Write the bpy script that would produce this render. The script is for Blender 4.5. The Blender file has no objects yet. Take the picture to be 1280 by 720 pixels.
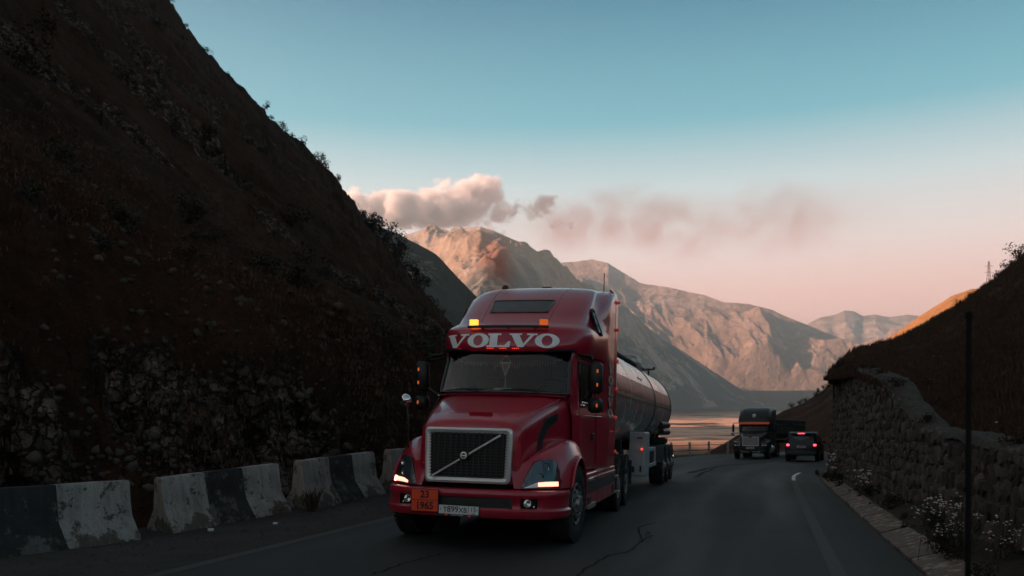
import bpy, bmesh, math, random
import numpy as np
from mathutils import Vector, Matrix, Euler

R = math.radians
rng = random.Random(7)
C = bpy.context.scene.collection
SC = bpy.context.scene

# ---------------------------------------------------------------- camera
FPX = 1100.0                 # focal length in photograph pixels
CAMZ = 1.45
cam_d = bpy.data.cameras.new("camera")
cam = bpy.data.objects.new("camera", cam_d)
C.objects.link(cam)
cam.location = (0, 0, CAMZ)
cam.rotation_euler = (R(90), 0, 0)
cam_d.sensor_width = 36
cam_d.lens = 36 * FPX / 1280
cam_d.shift_y = (541 - 360) / 1280
cam_d.clip_start = 0.1
cam_d.clip_end = 90000
cam_d.dof.use_dof = True
cam_d.dof.focus_distance = 13.0
cam_d.dof.aperture_fstop = 2.8
SC.camera = cam

# ---------------------------------------------------------------- world
SUN_AZ = -95.0               # degrees clockwise from the view direction (left)
SUN_EL = 14.5
w = bpy.data.worlds.new("World")
SC.world = w
w.use_nodes = True
nt = w.node_tree
nt.nodes.clear()
out = nt.nodes.new("ShaderNodeOutputWorld")
bg = nt.nodes.new("ShaderNodeBackground")
bg2 = nt.nodes.new("ShaderNodeBackground")
sky = nt.nodes.new("ShaderNodeTexSky")
sky.sky_type = 'NISHITA'
sky.sun_disc = False
sky.sun_elevation = R(SUN_EL)
sky.sun_rotation = R(SUN_AZ)
sky.altitude = 1700
sky.dust_density = 3.0
nt.links.new(sky.outputs[0], bg.inputs[0])
bg.inputs[1].default_value = 0.006
tc = nt.nodes.new("ShaderNodeTexCoord")
sp = nt.nodes.new("ShaderNodeSeparateXYZ")
nt.links.new(tc.outputs["Generated"], sp.inputs[0])
rp = nt.nodes.new("ShaderNodeValToRGB")
nt.links.new(sp.outputs[2], rp.inputs[0])
def srgb(r, g, b):
    f = lambda c: (c / 255 / 12.92) if c / 255 <= 0.04045 else ((c / 255 + 0.055) / 1.055) ** 2.4
    return (f(r), f(g), f(b), 1)
SKY_STOPS = [(0.0, (1.22, .50, .36, 1)), (0.09, (1.16, .52, .39, 1)), (0.15, (1.0, .55, .45, 1)),
             (0.20, (.78, .60, .54, 1)), (0.26, (.50, .55, .54, 1)), (0.33, srgb(90, 154, 166)),
             (0.45, srgb(5, 98, 124)), (0.62, srgb(62, 82, 88)), (1.0, srgb(68, 62, 60))]
el = rp.color_ramp.elements
el[0].position, el[0].color = SKY_STOPS[0]
el[1].position, el[1].color = SKY_STOPS[-1]
for p_, c_ in SKY_STOPS[1:-1]:
    e_ = el.new(p_)
    e_.color = c_
nt.links.new(rp.outputs[0], bg2.inputs[0])
bg2.inputs[1].default_value = 0.62
add = nt.nodes.new("ShaderNodeAddShader")
nt.links.new(bg.outputs[0], add.inputs[0])
nt.links.new(bg2.outputs[0], add.inputs[1])
nt.links.new(add.outputs[0], out.inputs[0])

# ---------------------------------------------------------------- sun
sun_d = bpy.data.lights.new("sun", 'SUN')
sun_d.energy = 5.0
sun_d.angle = R(0.5)
sun_d.color = (1.0, 0.58, 0.43)
sun = bpy.data.objects.new("sun", sun_d)
C.objects.link(sun)
SUND = Vector((math.sin(R(SUN_AZ)) * math.cos(R(SUN_EL)), math.cos(R(SUN_AZ)) * math.cos(R(SUN_EL)), math.sin(R(SUN_EL))))
sun.rotation_euler = (-SUND).to_track_quat('-Z', 'Y').to_euler()
sun.location = SUND * 300

# ---------------------------------------------------------------- exposure
SC.view_settings.view_transform = 'Standard'
SC.view_settings.look = 'None'
SC.view_settings.exposure = 1.48
SC.view_settings.gamma = 1.0
SC.cycles.use_denoising = True
SC.cycles.max_bounces = 12
SC.cycles.volume_bounces = 8
SC.cycles.diffuse_bounces = 3
SC.cycles.glossy_bounces = 4
SC.cycles.transparent_max_bounces = 16
SC.cycles.volume_step_rate = 0.4

# ================================================================ helpers
def px2(px, y, Y):
    """world point seen at photograph pixel (px, y) at depth Y"""
    return Vector(((px - 640) / FPX * Y, Y, CAMZ + (541 - y) / FPX * Y))

def tag(o, label=None, cat=None, group=None, kind=None):
    if label: o['label'] = label
    if cat: o['category'] = cat
    if group: o['group'] = group
    if kind: o['kind'] = kind
    return o

def empty(name, loc=(0, 0, 0), rot=(0, 0, 0)):
    o = bpy.data.objects.new(name, None)
    o.empty_display_size = 0.2
    C.objects.link(o)
    o.location = loc
    o.rotation_euler = rot
    return o

class MB:
    """collects shapes, builds one mesh object"""
    def __init__(s):
        s.v = []; s.f = []; s.m = []; s.mi = 0
    def add(s, vs, fs):
        b = len(s.v)
        s.v.extend(tuple(p) for p in vs)
        s.f.extend(tuple(i + b for i in f) for f in fs)
        s.m.extend([s.mi] * len(fs))
        return s
    def box(s, c, d, r=0.0, M=None):
        x, y, z = d[0] / 2, d[1] / 2, d[2] / 2
        if r <= 0:
            vs = [(a * x, b * y, e * z) for a in (-1, 1) for b in (-1, 1) for e in (-1, 1)]
            fs = [(0, 1, 3, 2), (4, 6, 7, 5), (0, 4, 5, 1), (2, 3, 7, 6), (0, 2, 6, 4), (1, 5, 7, 3)]
        else:
            r = min(r, x * .98, y * .98, z * .98)
            vs = []
            ix = {}
            for a in (-1, 1):
                for b in (-1, 1):
                    for e in (-1, 1):
                        for k, p in enumerate(((a * x, b * (y - r), e * (z - r)), (a * (x - r), b * y, e * (z - r)), (a * (x - r), b * (y - r), e * z))):
                            ix[a, b, e, k] = len(vs); vs.append(p)
            fs = []
            for a in (-1, 1):
                q = [ix[a, -1, -1, 0], ix[a, 1, -1, 0], ix[a, 1, 1, 0], ix[a, -1, 1, 0]]
                fs.append(q if a > 0 else q[::-1])
                q = [ix[-1, a, -1, 1], ix[-1, a, 1, 1], ix[1, a, 1, 1], ix[1, a, -1, 1]]
                fs.append(q if a > 0 else q[::-1])
                q = [ix[-1, -1, a, 2], ix[1, -1, a, 2], ix[1, 1, a, 2], ix[-1, 1, a, 2]]
                fs.append(q if a > 0 else q[::-1])
            for a in (-1, 1):
                for b in (-1, 1):
                    fs.append((ix[a, b, -1, 0], ix[a, b, 1, 0], ix[a, b, 1, 1], ix[a, b, -1, 1]))
                    fs.append((ix[a, -1, b, 0], ix[a, 1, b, 0], ix[a, 1, b, 2], ix[a, -1, b, 2]))
                    fs.append((ix[-1, a, b, 1], ix[1, a, b, 1], ix[1, a, b, 2], ix[-1, a, b, 2]))
                    for e in (-1, 1):
                        fs.append((ix[a, b, e, 0], ix[a, b, e, 1], ix[a, b, e, 2]))
        c = Vector(c)
        if M is not None:
            vs = [c + M @ Vector(p) for p in vs]
        else:
            vs = [c + Vector(p) for p in vs]
        return s.add(vs, fs)
    def loft(s, rings, close=True, cap0=False, cap1=False):
        n = len(rings[0]); vs = [p for r_ in rings for p in r_]; fs = []
        for i in range(len(rings) - 1):
            for j in range(n if close else n - 1):
                k = (j + 1) % n
                fs.append((i * n + j, i * n + k, (i + 1) * n + k, (i + 1) * n + j))
        if cap0: fs.append(tuple(range(n - 1, -1, -1)))
        if cap1: fs.append(tuple((len(rings) - 1) * n + j for j in range(n)))
        return s.add(vs, fs)
    def grid(s, P):
        return s.loft(P, close=False)
    def tube(s, pts, r, n=8, caps=True):
        pts = [Vector(p) for p in pts]
        rs = r if isinstance(r, (list, tuple)) else [r] * len(pts)
        rings = []
        prev = None
        for i, p in enumerate(pts):
            t = (pts[min(i + 1, len(pts) - 1)] - pts[max(i - 1, 0)]).normalized()
            if prev is None:
                a = Vector((0, 0, 1)) if abs(t.z) < .9 else Vector((1, 0, 0))
                u = t.cross(a).normalized()
            else:
                u = (prev - t * prev.dot(t)).normalized()
            prev = u
            v = t.cross(u)
            rings.append([p + (u * math.cos(2 * math.pi * k / n) + v * math.sin(2 * math.pi * k / n)) * rs[i] for k in range(n)])
        return s.loft(rings, True, caps, caps)
    def lathe(s, prof, c=(0, 0, 0), axis='x', n=28, a0=0, a1=2 * math.pi):
        """prof: list of (axial, radius)"""
        full = abs(a1 - a0 - 2 * math.pi) < 1e-6
        m = n if full else n + 1
        rings = []
        c = Vector(c)
        for (a, r_) in prof:
            ring = []
            for k in range(m):
                t = a0 + (a1 - a0) * k / n
                if axis == 'x': p = Vector((a, r_ * math.cos(t), r_ * math.sin(t)))
                elif axis == 'y': p = Vector((r_ * math.cos(t), a, r_ * math.sin(t)))
                else: p = Vector((r_ * math.cos(t), r_ * math.sin(t), a))
                ring.append(c + p)
            rings.append(ring)
        return s.loft(rings, full)
    def prism(s, poly, c, U, V, N, depth):
        """2D polygon in plane (U,V) at c extruded along N"""
        c = Vector(c); U = Vector(U); V = Vector(V); N = Vector(N)
        n = len(poly)
        a = [c + U * p[0] + V * p[1] for p in poly]
        b = [p + N * depth for p in a]
        fs = [(i, (i + 1) % n, n + (i + 1) % n, n + i) for i in range(n)]
        fs.append(tuple(range(n - 1, -1, -1))); fs.append(tuple(range(n, 2 * n)))
        return s.add(a + b, fs)
    def mesh(s, name, mats, smooth=False, angle=None, fix=True):
        me = bpy.data.meshes.new(name)
        me.from_pydata(s.v, [], s.f)
        for m_ in (mats if isinstance(mats, (list, tuple)) else [mats]):
            me.materials.append(m_)
        if s.m and max(s.m) > 0:
            me.polygons.foreach_set("material_index", s.m)
        if fix:
            bm = bmesh.new(); bm.from_mesh(me)
            bmesh.ops.remove_doubles(bm, verts=bm.verts, dist=1e-5)
            bmesh.ops.recalc_face_normals(bm, faces=bm.faces)
            bm.to_mesh(me); bm.free()
        if smooth:
            me.polygons.foreach_set("use_smooth", [True] * len(me.polygons))
            if angle is not None:
                me.set_sharp_from_angle(angle=R(angle))
        me.update()
        return me
    def build(s, name, mats, parent=None, smooth=False, angle=None, fix=True):
        o = bpy.data.objects.new(name, s.mesh(name, mats, smooth, angle, fix))
        C.objects.link(o)
        if parent is not None: o.parent = parent
        return o

def np_obj(name, V, F, mat, parent=None, smooth=True, mats=None, mi=None):
    """fast mesh from numpy arrays (all faces same size)"""
    V = np.asarray(V, np.float32); F = np.asarray(F, np.int32)
    me = bpy.data.meshes.new(name)
    k = F.shape[1]
    me.vertices.add(len(V)); me.vertices.foreach_set("co", V.ravel())
    me.loops.add(F.size); me.loops.foreach_set("vertex_index", F.ravel())
    me.polygons.add(len(F))
    me.polygons.foreach_set("loop_start", np.arange(0, F.size, k, dtype=np.int32))
    me.polygons.foreach_set("loop_total", np.full(len(F), k, np.int32))
    for m_ in (mats or [mat]): me.materials.append(m_)
    if mi is not None: me.polygons.foreach_set("material_index", np.asarray(mi, np.int32))
    if smooth: me.polygons.foreach_set("use_smooth", np.ones(len(F), bool))
    me.update(calc_edges=True); me.validate()
    o = bpy.data.objects.new(name, me)
    C.objects.link(o)
    if parent is not None: o.parent = parent
    return o

def gridF(n, m, closed=False):
    i, j = np.meshgrid(np.arange(n - 1), np.arange(m - 1), indexing='ij')
    a = (i * m + j).ravel()
    return np.stack([a, a + 1, a + m + 1, a + m], 1)

# ---- noise (numpy)
_P = np.random.RandomState(3).permutation(512)
_P = np.concatenate([_P, _P, _P])
_G = np.random.RandomState(5).uniform(0, 2 * math.pi, 512)
def gnoise(x, y):
    x = np.asarray(x, float); y = np.asarray(y, float)
    xi = np.floor(x).astype(int); yi = np.floor(y).astype(int)
    xf = x - xi; yf = y - yi
    u = xf * xf * xf * (xf * (xf * 6 - 15) + 10); v = yf * yf * yf * (yf * (yf * 6 - 15) + 10)
    def g(a, b):
        h = _G[_P[(_P[(xi + a) & 511] + yi + b) & 511] & 511]
        return np.cos(h) * (xf - a) + np.sin(h) * (yf - b)
    return ((g(0, 0) * (1 - u) + g(1, 0) * u) * (1 - v) + (g(0, 1) * (1 - u) + g(1, 1) * u) * v) * 1.4
def fbm(x, y, o=5, lac=2.03, gain=.5):
    s = 0; a = 1; t = 0
    for i in range(o):
        s = s + a * gnoise(x + 17.3 * i, y - 9.1 * i); t += a; a *= gain; x = x * lac; y = y * lac
    return s / t
def ridged(x, y, o=5, lac=2.03, gain=.5):
    s = 0; a = 1; t = 0
    for i in range(o):
        s = s + a * (1 - 2 * np.abs(gnoise(x + 31.7 * i, y + 5.3 * i))); t += a; a *= gain; x = x * lac; y = y * lac
    return s / t
def cells(x, y, seed=0):
    """cellular noise: random value, random tilt and offset of the nearest cell"""
    xi = np.floor(x).astype(int); yi = np.floor(y).astype(int)
    bd = np.full(np.shape(x), 9.0); val = np.zeros(np.shape(x)); ox = np.zeros(np.shape(x)); oy = np.zeros(np.shape(x)); an = np.zeros(np.shape(x)); d2 = np.full(np.shape(x), 9.0)
    for i in (-1, 0, 1):
        for j in (-1, 0, 1):
            h = _P[(_P[(xi + i + seed * 7) & 511] + yi + j) & 511]; h2 = _P[(h + 91) & 511]; h3 = _P[(h + 203) & 511]
            fx = xi + i + .5 + .8 * (h / 511 - .5); fy = yi + j + .5 + .8 * (h2 / 511 - .5)
            d = np.hypot(x - fx, y - fy); m = d < bd
            d2 = np.where(m, bd, np.minimum(d2, d))
            bd = np.where(m, d, bd); val = np.where(m, h3 / 511, val); ox = np.where(m, x - fx, ox); oy = np.where(m, y - fy, oy); an = np.where(m, h * 2.39, an)
    return val, ox * np.cos(an) + oy * np.sin(an), np.clip((d2 - bd) * 3, 0, 1)
def sstep(a, b, x):
    t = np.clip((np.asarray(x, float) - a) / (b - a), 0, 1)
    return t * t * (3 - 2 * t)

# ---- materials
def nodes(m):
    m.use_nodes = True
    return m.node_tree.nodes, m.node_tree.links, m.node_tree.nodes["Principled BSDF"]
def mat(name, col, rough=.5, metal=0, coat=0, spec=.5, var=0, vscale=8, bump=0, bscale=40, col2=None, detail=5, emit=None, estr=0, rvar=0):
    m = bpy.data.materials.new(name)
    N, L, b = nodes(m)
    b.inputs["Base Color"].default_value = (*col[:3], 1)
    b.inputs["Roughness"].default_value = rough
    b.inputs["Metallic"].default_value = metal
    b.inputs["Coat Weight"].default_value = coat
    b.inputs["Coat Roughness"].default_value = .06
    b.inputs["Specular IOR Level"].default_value = spec
    if emit:
        b.inputs["Emission Color"].default_value = (*emit[:3], 1)
        b.inputs["Emission Strength"].default_value = estr
    if var or bump or col2 or rvar:
        t = N.new("ShaderNodeTexCoord")
        n = N.new("ShaderNodeTexNoise"); n.inputs["Scale"].default_value = vscale; n.inputs["Detail"].default_value = detail
        n.inputs["Roughness"].default_value = .65
        L.new(t.outputs["Object"], n.inputs["Vector"])
        if var or col2:
            mx = N.new("ShaderNodeValToRGB")
            c2 = col2 or tuple(min(1, c * (1 + var)) for c in col[:3])
            c1 = col[:3] if col2 else tuple(c * (1 - var) for c in col[:3])
            mx.color_ramp.elements[0].position = .35; mx.color_ramp.elements[1].position = .65
            mx.color_ramp.elements[0].color = (*c1, 1); mx.color_ramp.elements[1].color = (*c2[:3], 1)
            L.new(n.outputs["Fac"], mx.inputs[0]); L.new(mx.outputs[0], b.inputs["Base Color"])
        if rvar:
            mr = N.new("ShaderNodeMapRange"); mr.inputs[1].default_value = .3; mr.inputs[2].default_value = .7
            mr.inputs[3].default_value = max(0, rough - rvar); mr.inputs[4].default_value = min(1, rough + rvar)
            L.new(n.outputs["Fac"], mr.inputs[0]); L.new(mr.outputs[0], b.inputs["Roughness"])
        if bump:
            n2 = N.new("ShaderNodeTexNoise"); n2.inputs["Scale"].default_value = bscale; n2.inputs["Detail"].default_value = 6
            L.new(t.outputs["Object"], n2.inputs["Vector"])
            bp = N.new("ShaderNodeBump"); bp.inputs["Strength"].default_value = bump; bp.inputs["Distance"].default_value = .02
            L.new(n2.outputs["Fac"], bp.inputs["Height"]); L.new(bp.outputs[0], b.inputs["Normal"])
    return m

def ramp(N, L, src, stops):
    r_ = N.new("ShaderNodeValToRGB")
    e = r_.color_ramp.elements
    e[0].position, e[0].color = stops[0][0], (*stops[0][1][:3], 1)
    e[1].position, e[1].color = stops[-1][0], (*stops[-1][1][:3], 1)
    for p_, c_ in stops[1:-1]:
        q = e.new(p_); q.color = (*c_[:3], 1)
    L.new(src, r_.inputs[0])
    return r_
def tnoise(N, L, vec, scale, detail=6, rough=.6, dist=0):
    n = N.new("ShaderNodeTexNoise")
    n.inputs["Scale"].default_value = scale; n.inputs["Detail"].default_value = detail
    n.inputs["Roughness"].default_value = rough; n.inputs["Distortion"].default_value = dist
    L.new(vec, n.inputs["Vector"])
    return n
def mixc(N, L, fac, a, b, mode='MIX'):
    m_ = N.new("ShaderNodeMix"); m_.data_type = 'RGBA'; m_.blend_type = mode
    for sock, val in ((0, fac), (6, a), (7, b)):
        if hasattr(val, 'is_output'): L.new(val, m_.inputs[sock])
        elif sock == 0: m_.inputs[0].default_value = val
        else: m_.inputs[sock].default_value = (*val[:3], 1)
    return m_.outputs[2]
def mth(N, L, op, a, b=None, c=None, clamp=False):
    m_ = N.new("ShaderNodeMath"); m_.operation = op; m_.use_clamp = clamp
    for i, v in enumerate((a, b, c)):
        if v is None: continue
        if hasattr(v, 'is_output'): L.new(v, m_.inputs[i])
        else: m_.inputs[i].default_value = v
    return m_.outputs[0]
def bumpn(N, L, b, h, strength, dist):
    bp = N.new("ShaderNodeBump"); bp.inputs["Strength"].default_value = strength; bp.inputs["Distance"].default_value = dist
    L.new(h, bp.inputs["Height"]); L.new(bp.outputs[0], b.inputs["Normal"])
    return bp

# ================================================================ ground shape
OX, OY, YAW = -0.605, 10.92, 13.5        # red truck: bumper centre on the road and heading
ROLL = 0.026
_c, _s = math.cos(R(YAW)), math.sin(R(YAW))
LEFT = np.array([(-13.4, -30), (-5.75, 0), (3.14, 35), (6.5, 47), (10, 58.5), (13, 66.5), (17.5, 73), (24, 81), (32, 92), (45, 112), (60, 140)], float)
RIGHT = np.array([(-6.95, -30), (1.75, 0), (11.2, 32.3), (13.4, 38), (16.5, 44.5), (20.6, 51), (26, 60), (34, 71), (45, 87), (57, 106), (72, 134)], float)
BARR = np.array([(-9.6, 3.0, -.10), (-7.2, 8.6, -.09), (-5.17, 12.3, -.046), (-4.96, 12.96, -.034), (-3.73, 14.93, .112), (-3.39, 15.2, .141), (-2.52, 17.7, .243), (-2.2, 18.3, .26), (-1.2, 20.9, .30)])

def G(X, Y):
    X = np.asarray(X, float); Y = np.asarray(Y, float)
    u = np.clip((X - OX) * _c - (Y - OY) * _s, -4.5, 7.0)
    return -ROLL * u * (1 - sstep(32, 52, Y)) - .35 * sstep(20, 60, Y)

def resample(P, n, dim=None):
    P = np.asarray(P, float)
    d = np.concatenate([[0], np.cumsum(np.linalg.norm(np.diff(P[:, :2], axis=0), axis=1))])
    t = np.linspace(0, d[-1], n)
    return np.stack([np.interp(t, d, P[:, k]) for k in range(P.shape[1])], 1)
def smooth_poly(P, it=3):
    P = np.asarray(P, float)
    for _ in range(it):
        Q = [P[0]]
        for a, b in zip(P[:-1], P[1:]):
            Q += [a * .75 + b * .25, a * .25 + b * .75]
        Q.append(P[-1]); P = np.array(Q)
    return P
def sdist(X, Y, P):
    """signed distance to polyline, positive on the left of its direction"""
    best = np.full(np.shape(X), 1e9); sg = np.ones(np.shape(X))
    for a, b in zip(P[:-1], P[1:]):
        d = b[:2] - a[:2]; L2 = (d ** 2).sum()
        t = np.clip(((X - a[0]) * d[0] + (Y - a[1]) * d[1]) / L2, 0, 1)
        dx = X - a[0] - t * d[0]; dy = Y - a[1] - t * d[1]
        D = np.hypot(dx, dy); m = D < best
        best = np.where(m, D, best); sg = np.where(m, np.sign(d[0] * dy - d[1] * dx), sg)
    return best * sg
LEFTS = smooth_poly(LEFT); RIGHTS = smooth_poly(RIGHT)

_pr = np.array([0, 60, 150, 300, 500, 900, 1500, 2500, 3600, 4650, 5300, 8000, 20000, 60000.])
_pz = np.array([0, 0, -6, -6, -3, 2, 18, 45, 95, 140, 250, 400, 620, 620.])
def ground_z(X, Y):
    r_ = np.hypot(X, Y)
    base = np.interp(r_, _pr, _pz)
    near = G(X, Y) - .07
    d = sdist(X, Y, LEFTS)
    near = near - 7 * sstep(2.5, 40, d) * sstep(45, 75, Y)
    k = sstep(90, 220, r_)
    return near * (1 - k) + base * k + k * np.minimum(3, r_ * .002) * fbm(X / 90, Y / 90, 4)

def T(px): return math.degrees(math.atan((px - 640) / FPX))
def E(px, y): return (541 - y) / FPX * math.cos(R(T(px)))

# ---------------------------------------------------------------- materials of the land
def land_mat(name, grass1, grass2, rock1, rock2, rock_amt=.5, sc=.05, fine=1.2, bump=.6, bdist=.3, streak=False, slope=.0):
    m = bpy.data.materials.new(name)
    N, L, b = nodes(m)
    t = N.new("ShaderNodeTexCoord"); vec = t.outputs["Object"]
    big = tnoise(N, L, vec, sc, 8, .62, .4)
    med = tnoise(N, L, vec, sc * 6, 8, .65)
    fin = tnoise(N, L, vec, fine, 6, .7)
    g = ramp(N, L, med.outputs["Fac"], [(.3, grass1), (.7, grass2)])
    vor = N.new("ShaderNodeTexVoronoi"); vor.inputs["Scale"].default_value = fine * .8
    L.new(vec, vor.inputs["Vector"])
    rk = ramp(N, L, fin.outputs["Fac"], [(.3, rock1), (.72, rock2)])
    msk = mth(N, L, 'ADD', mth(N, L, 'MULTIPLY', big.outputs["Fac"], 1.15), mth(N, L, 'MULTIPLY', med.outputs["Fac"], .5))
    msk = mth(N, L, 'ADD', msk, mth(N, L, 'MULTIPLY', fin.outputs["Fac"], .4))
    if name == "dry_hillside":
        at = N.new("ShaderNodeAttribute"); at.attribute_name = "rock"
        wv = N.new("ShaderNodeVectorMath"); wv.operation = 'MULTIPLY_ADD'; L.new(fin.outputs["Color"], wv.inputs[0]); wv.inputs[1].default_value = (.5, .5, .5); L.new(vec, wv.inputs[2])
        crk = None
        for vs_, k_ in ((1.7, .09), (5.0, .08)):
            ve = N.new("ShaderNodeTexVoronoi"); ve.feature = 'DISTANCE_TO_EDGE'; ve.inputs["Scale"].default_value = vs_; L.new(wv.outputs[0], ve.inputs["Vector"])
            cr = ramp(N, L, ve.outputs["Distance"], [(0, (.36, .33, .31)), (k_, (1, 1, 1))])
            crk = cr.outputs[0] if crk is None else mixc(N, L, 1.0, crk, cr.outputs[0], 'MULTIPLY')
        vc = N.new("ShaderNodeTexVoronoi"); vc.inputs["Scale"].default_value = 5.0; L.new(wv.outputs[0], vc.inputs["Vector"])
        cv = ramp(N, L, vc.outputs["Color"], [(.2, (.6, .58, .57)), (.8, (1.5, 1.42, 1.36))])
        crk = mixc(N, L, 1.0, crk, cv.outputs[0], 'MULTIPLY')
        rkc = mixc(N, L, 1.0, rk.outputs[0], crk, 'MULTIPLY')
        msk = mth(N, L, 'ADD', mth(N, L, 'MULTIPLY', msk, .75), mth(N, L, 'MULTIPLY', at.outputs["Fac"], .55))
    if slope:
        ge = N.new("ShaderNodeNewGeometry"); sx = N.new("ShaderNodeSeparateXYZ"); L.new(ge.outputs["Normal"], sx.inputs[0])
        msk = mth(N, L, 'ADD', msk, mth(N, L, 'MULTIPLY', mth(N, L, 'SUBTRACT', .75, sx.outputs[2]), slope))
    th = 1.30 - rock_amt * .5
    mr = ramp(N, L, msk, [(0, (0, 0, 0)), (min(.98, (th - .06) / 1.5), (0, 0, 0)), (min(.99, (th + .05) / 1.5), (1, 1, 1)), (1, (1, 1, 1))])
    msc = mth(N, L, 'DIVIDE', msk, 1.5); L.new(msc, mr.inputs[0])
    col = mixc(N, L, mr.outputs[0], g.outputs[0], rkc if name == 'dry_hillside' else rk.outputs[0])
    if name == "bare_mountain":       # shoulder's shade put into colour: dark scrub green on lower slopes, scree left pale
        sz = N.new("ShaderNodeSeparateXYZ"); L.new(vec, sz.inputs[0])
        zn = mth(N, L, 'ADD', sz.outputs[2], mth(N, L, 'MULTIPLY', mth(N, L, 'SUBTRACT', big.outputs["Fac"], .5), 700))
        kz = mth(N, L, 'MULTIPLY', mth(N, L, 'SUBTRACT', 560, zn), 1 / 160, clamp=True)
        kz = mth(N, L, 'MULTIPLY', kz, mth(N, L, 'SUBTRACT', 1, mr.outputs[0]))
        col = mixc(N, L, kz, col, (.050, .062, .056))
    fv = ramp(N, L, fin.outputs["Fac"], [(.3, (.72, .72, .72)), (.7, (1.25, 1.25, 1.25))])
    col = mixc(N, L, 1.0, col, fv.outputs[0], 'MULTIPLY')
    L.new(col, b.inputs["Base Color"])
    b.inputs["Roughness"].default_value = .95
    b.inputs["Specular IOR Level"].default_value = .04
    h = mth(N, L, 'ADD', fin.outputs["Fac"], mth(N, L, 'MULTIPLY', med.outputs["Fac"], 2.0))
    if name == 'dry_hillside':
        h = mth(N, L, 'ADD', h, mth(N, L, 'MULTIPLY', mth(N, L, 'MULTIPLY', crk, mr.outputs[0]), .7))
    bumpn(N, L, b, h, bump, bdist)
    return m

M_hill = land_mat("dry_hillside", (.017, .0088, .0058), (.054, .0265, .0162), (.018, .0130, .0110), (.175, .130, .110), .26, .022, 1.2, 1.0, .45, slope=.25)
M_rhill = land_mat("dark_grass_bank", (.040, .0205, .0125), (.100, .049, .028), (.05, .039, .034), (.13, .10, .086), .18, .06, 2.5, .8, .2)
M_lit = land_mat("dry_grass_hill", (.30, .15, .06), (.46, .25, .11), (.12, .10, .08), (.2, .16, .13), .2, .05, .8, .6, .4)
M_green = land_mat("green_mountain", (.017, .026, .024), (.036, .043, .034), (.10, .10, .095), (.16, .155, .15), .22, .006, .12, .8, 3)
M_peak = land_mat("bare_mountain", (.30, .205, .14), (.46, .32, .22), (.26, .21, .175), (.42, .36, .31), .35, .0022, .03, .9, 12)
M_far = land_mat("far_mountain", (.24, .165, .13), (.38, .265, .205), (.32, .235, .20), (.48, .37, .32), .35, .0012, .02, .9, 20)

def valley_mat():
    m = bpy.data.materials.new("valley_floor")
    N, L, b = nodes(m)
    t = N.new("ShaderNodeTexCoord"); vec = t.outputs["Object"]
    mp = N.new("ShaderNodeMapping"); mp.inputs["Scale"].default_value = (.9, .8, 1); L.new(vec, mp.inputs[0])
    big = tnoise(N, L, mp.outputs[0], .0070, 9, .66, .6)
    med = tnoise(N, L, vec, .03, 8, .65)
    fin = tnoise(N, L, vec, 1.1, 6, .7)
    sx = N.new("ShaderNodeSeparateXYZ"); L.new(vec, sx.inputs[0])
    far = mth(N, L, 'MULTIPLY', mth(N, L, 'SUBTRACT', sx.outputs[1], 250), 1 / 300, clamp=True)
    far2 = mth(N, L, 'SUBTRACT', 1, mth(N, L, 'MULTIPLY', mth(N, L, 'SUBTRACT', sx.outputs[1], 2500), 1 / 700, clamp=True))
    bed = mth(N, L, 'MULTIPLY', far, far2)
    bedn = mth(N, L, 'MULTIPLY', bed, ramp(N, L, big.outputs["Fac"], [(.38, (0, 0, 0)), (.46, (1, 1, 1))]).outputs[0])
    grass = ramp(N, L, med.outputs["Fac"], [(.3, (.045, .035, .024)), (.7, (.10, .075, .05))])
    grav = ramp(N, L, med.outputs["Fac"], [(.3, (.66, .36, .25)), (.7, (.84, .52, .38))])
    col = mixc(N, L, bedn, grass.outputs[0], grav.outputs[0])
    fv = ramp(N, L, fin.outputs["Fac"], [(.3, (.75, .75, .75)), (.7, (1.2, 1.2, 1.2))])
    col = mixc(N, L, 1.0, col, fv.outputs[0], 'MULTIPLY')
    L.new(col, b.inputs["Base Color"]); b.inputs["Roughness"].default_value = .95
    b.inputs["Specular IOR Level"].default_value = .03
    bumpn(N, L, b, fin.outputs["Fac"], .5, .08)
    return m
M_valley = valley_mat()

# ---------------------------------------------------------------- ground sheet
def build_ground():
    th = np.radians(np.concatenate([np.linspace(-180, -40, 50)[:-1], np.linspace(-40, 45, 220)[:-1], np.linspace(45, 180, 50)]))
    rr = np.concatenate([[0.0], np.geomspace(1.5, 60, 70)[:-1], np.geomspace(60, 400, 70)[:-1], np.geomspace(400, 50000, 110)])
    t, r_ = np.meshgrid(th, rr, indexing='ij')
    X = r_ * np.sin(t); Y = r_ * np.cos(t)
    Z = ground_z(X, Y)
    # under the two hillsides and the shoulder the sheet is kept low
    d = sdist(X, Y, LEFTS)
    Z -= 1.2 * sstep(.3, 2, d) * (1 - sstep(40, 55, Y)) * (r_ < 120)
    d2 = -sdist(X, Y, RIGHTS)
    Z -= 1.2 * sstep(1.2, 3, d2) * (1 - sstep(60, 100, r_))
    V = np.stack([X, Y, Z], -1).reshape(-1, 3)
    o = np_obj("valley_ground", V, gridF(len(th), len(rr))[:, ::-1], M_valley)
    tag(o, "wide valley floor with pale sunlit gravel riverbed beyond the fence", "valley floor", kind='structure')
build_ground()

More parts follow.
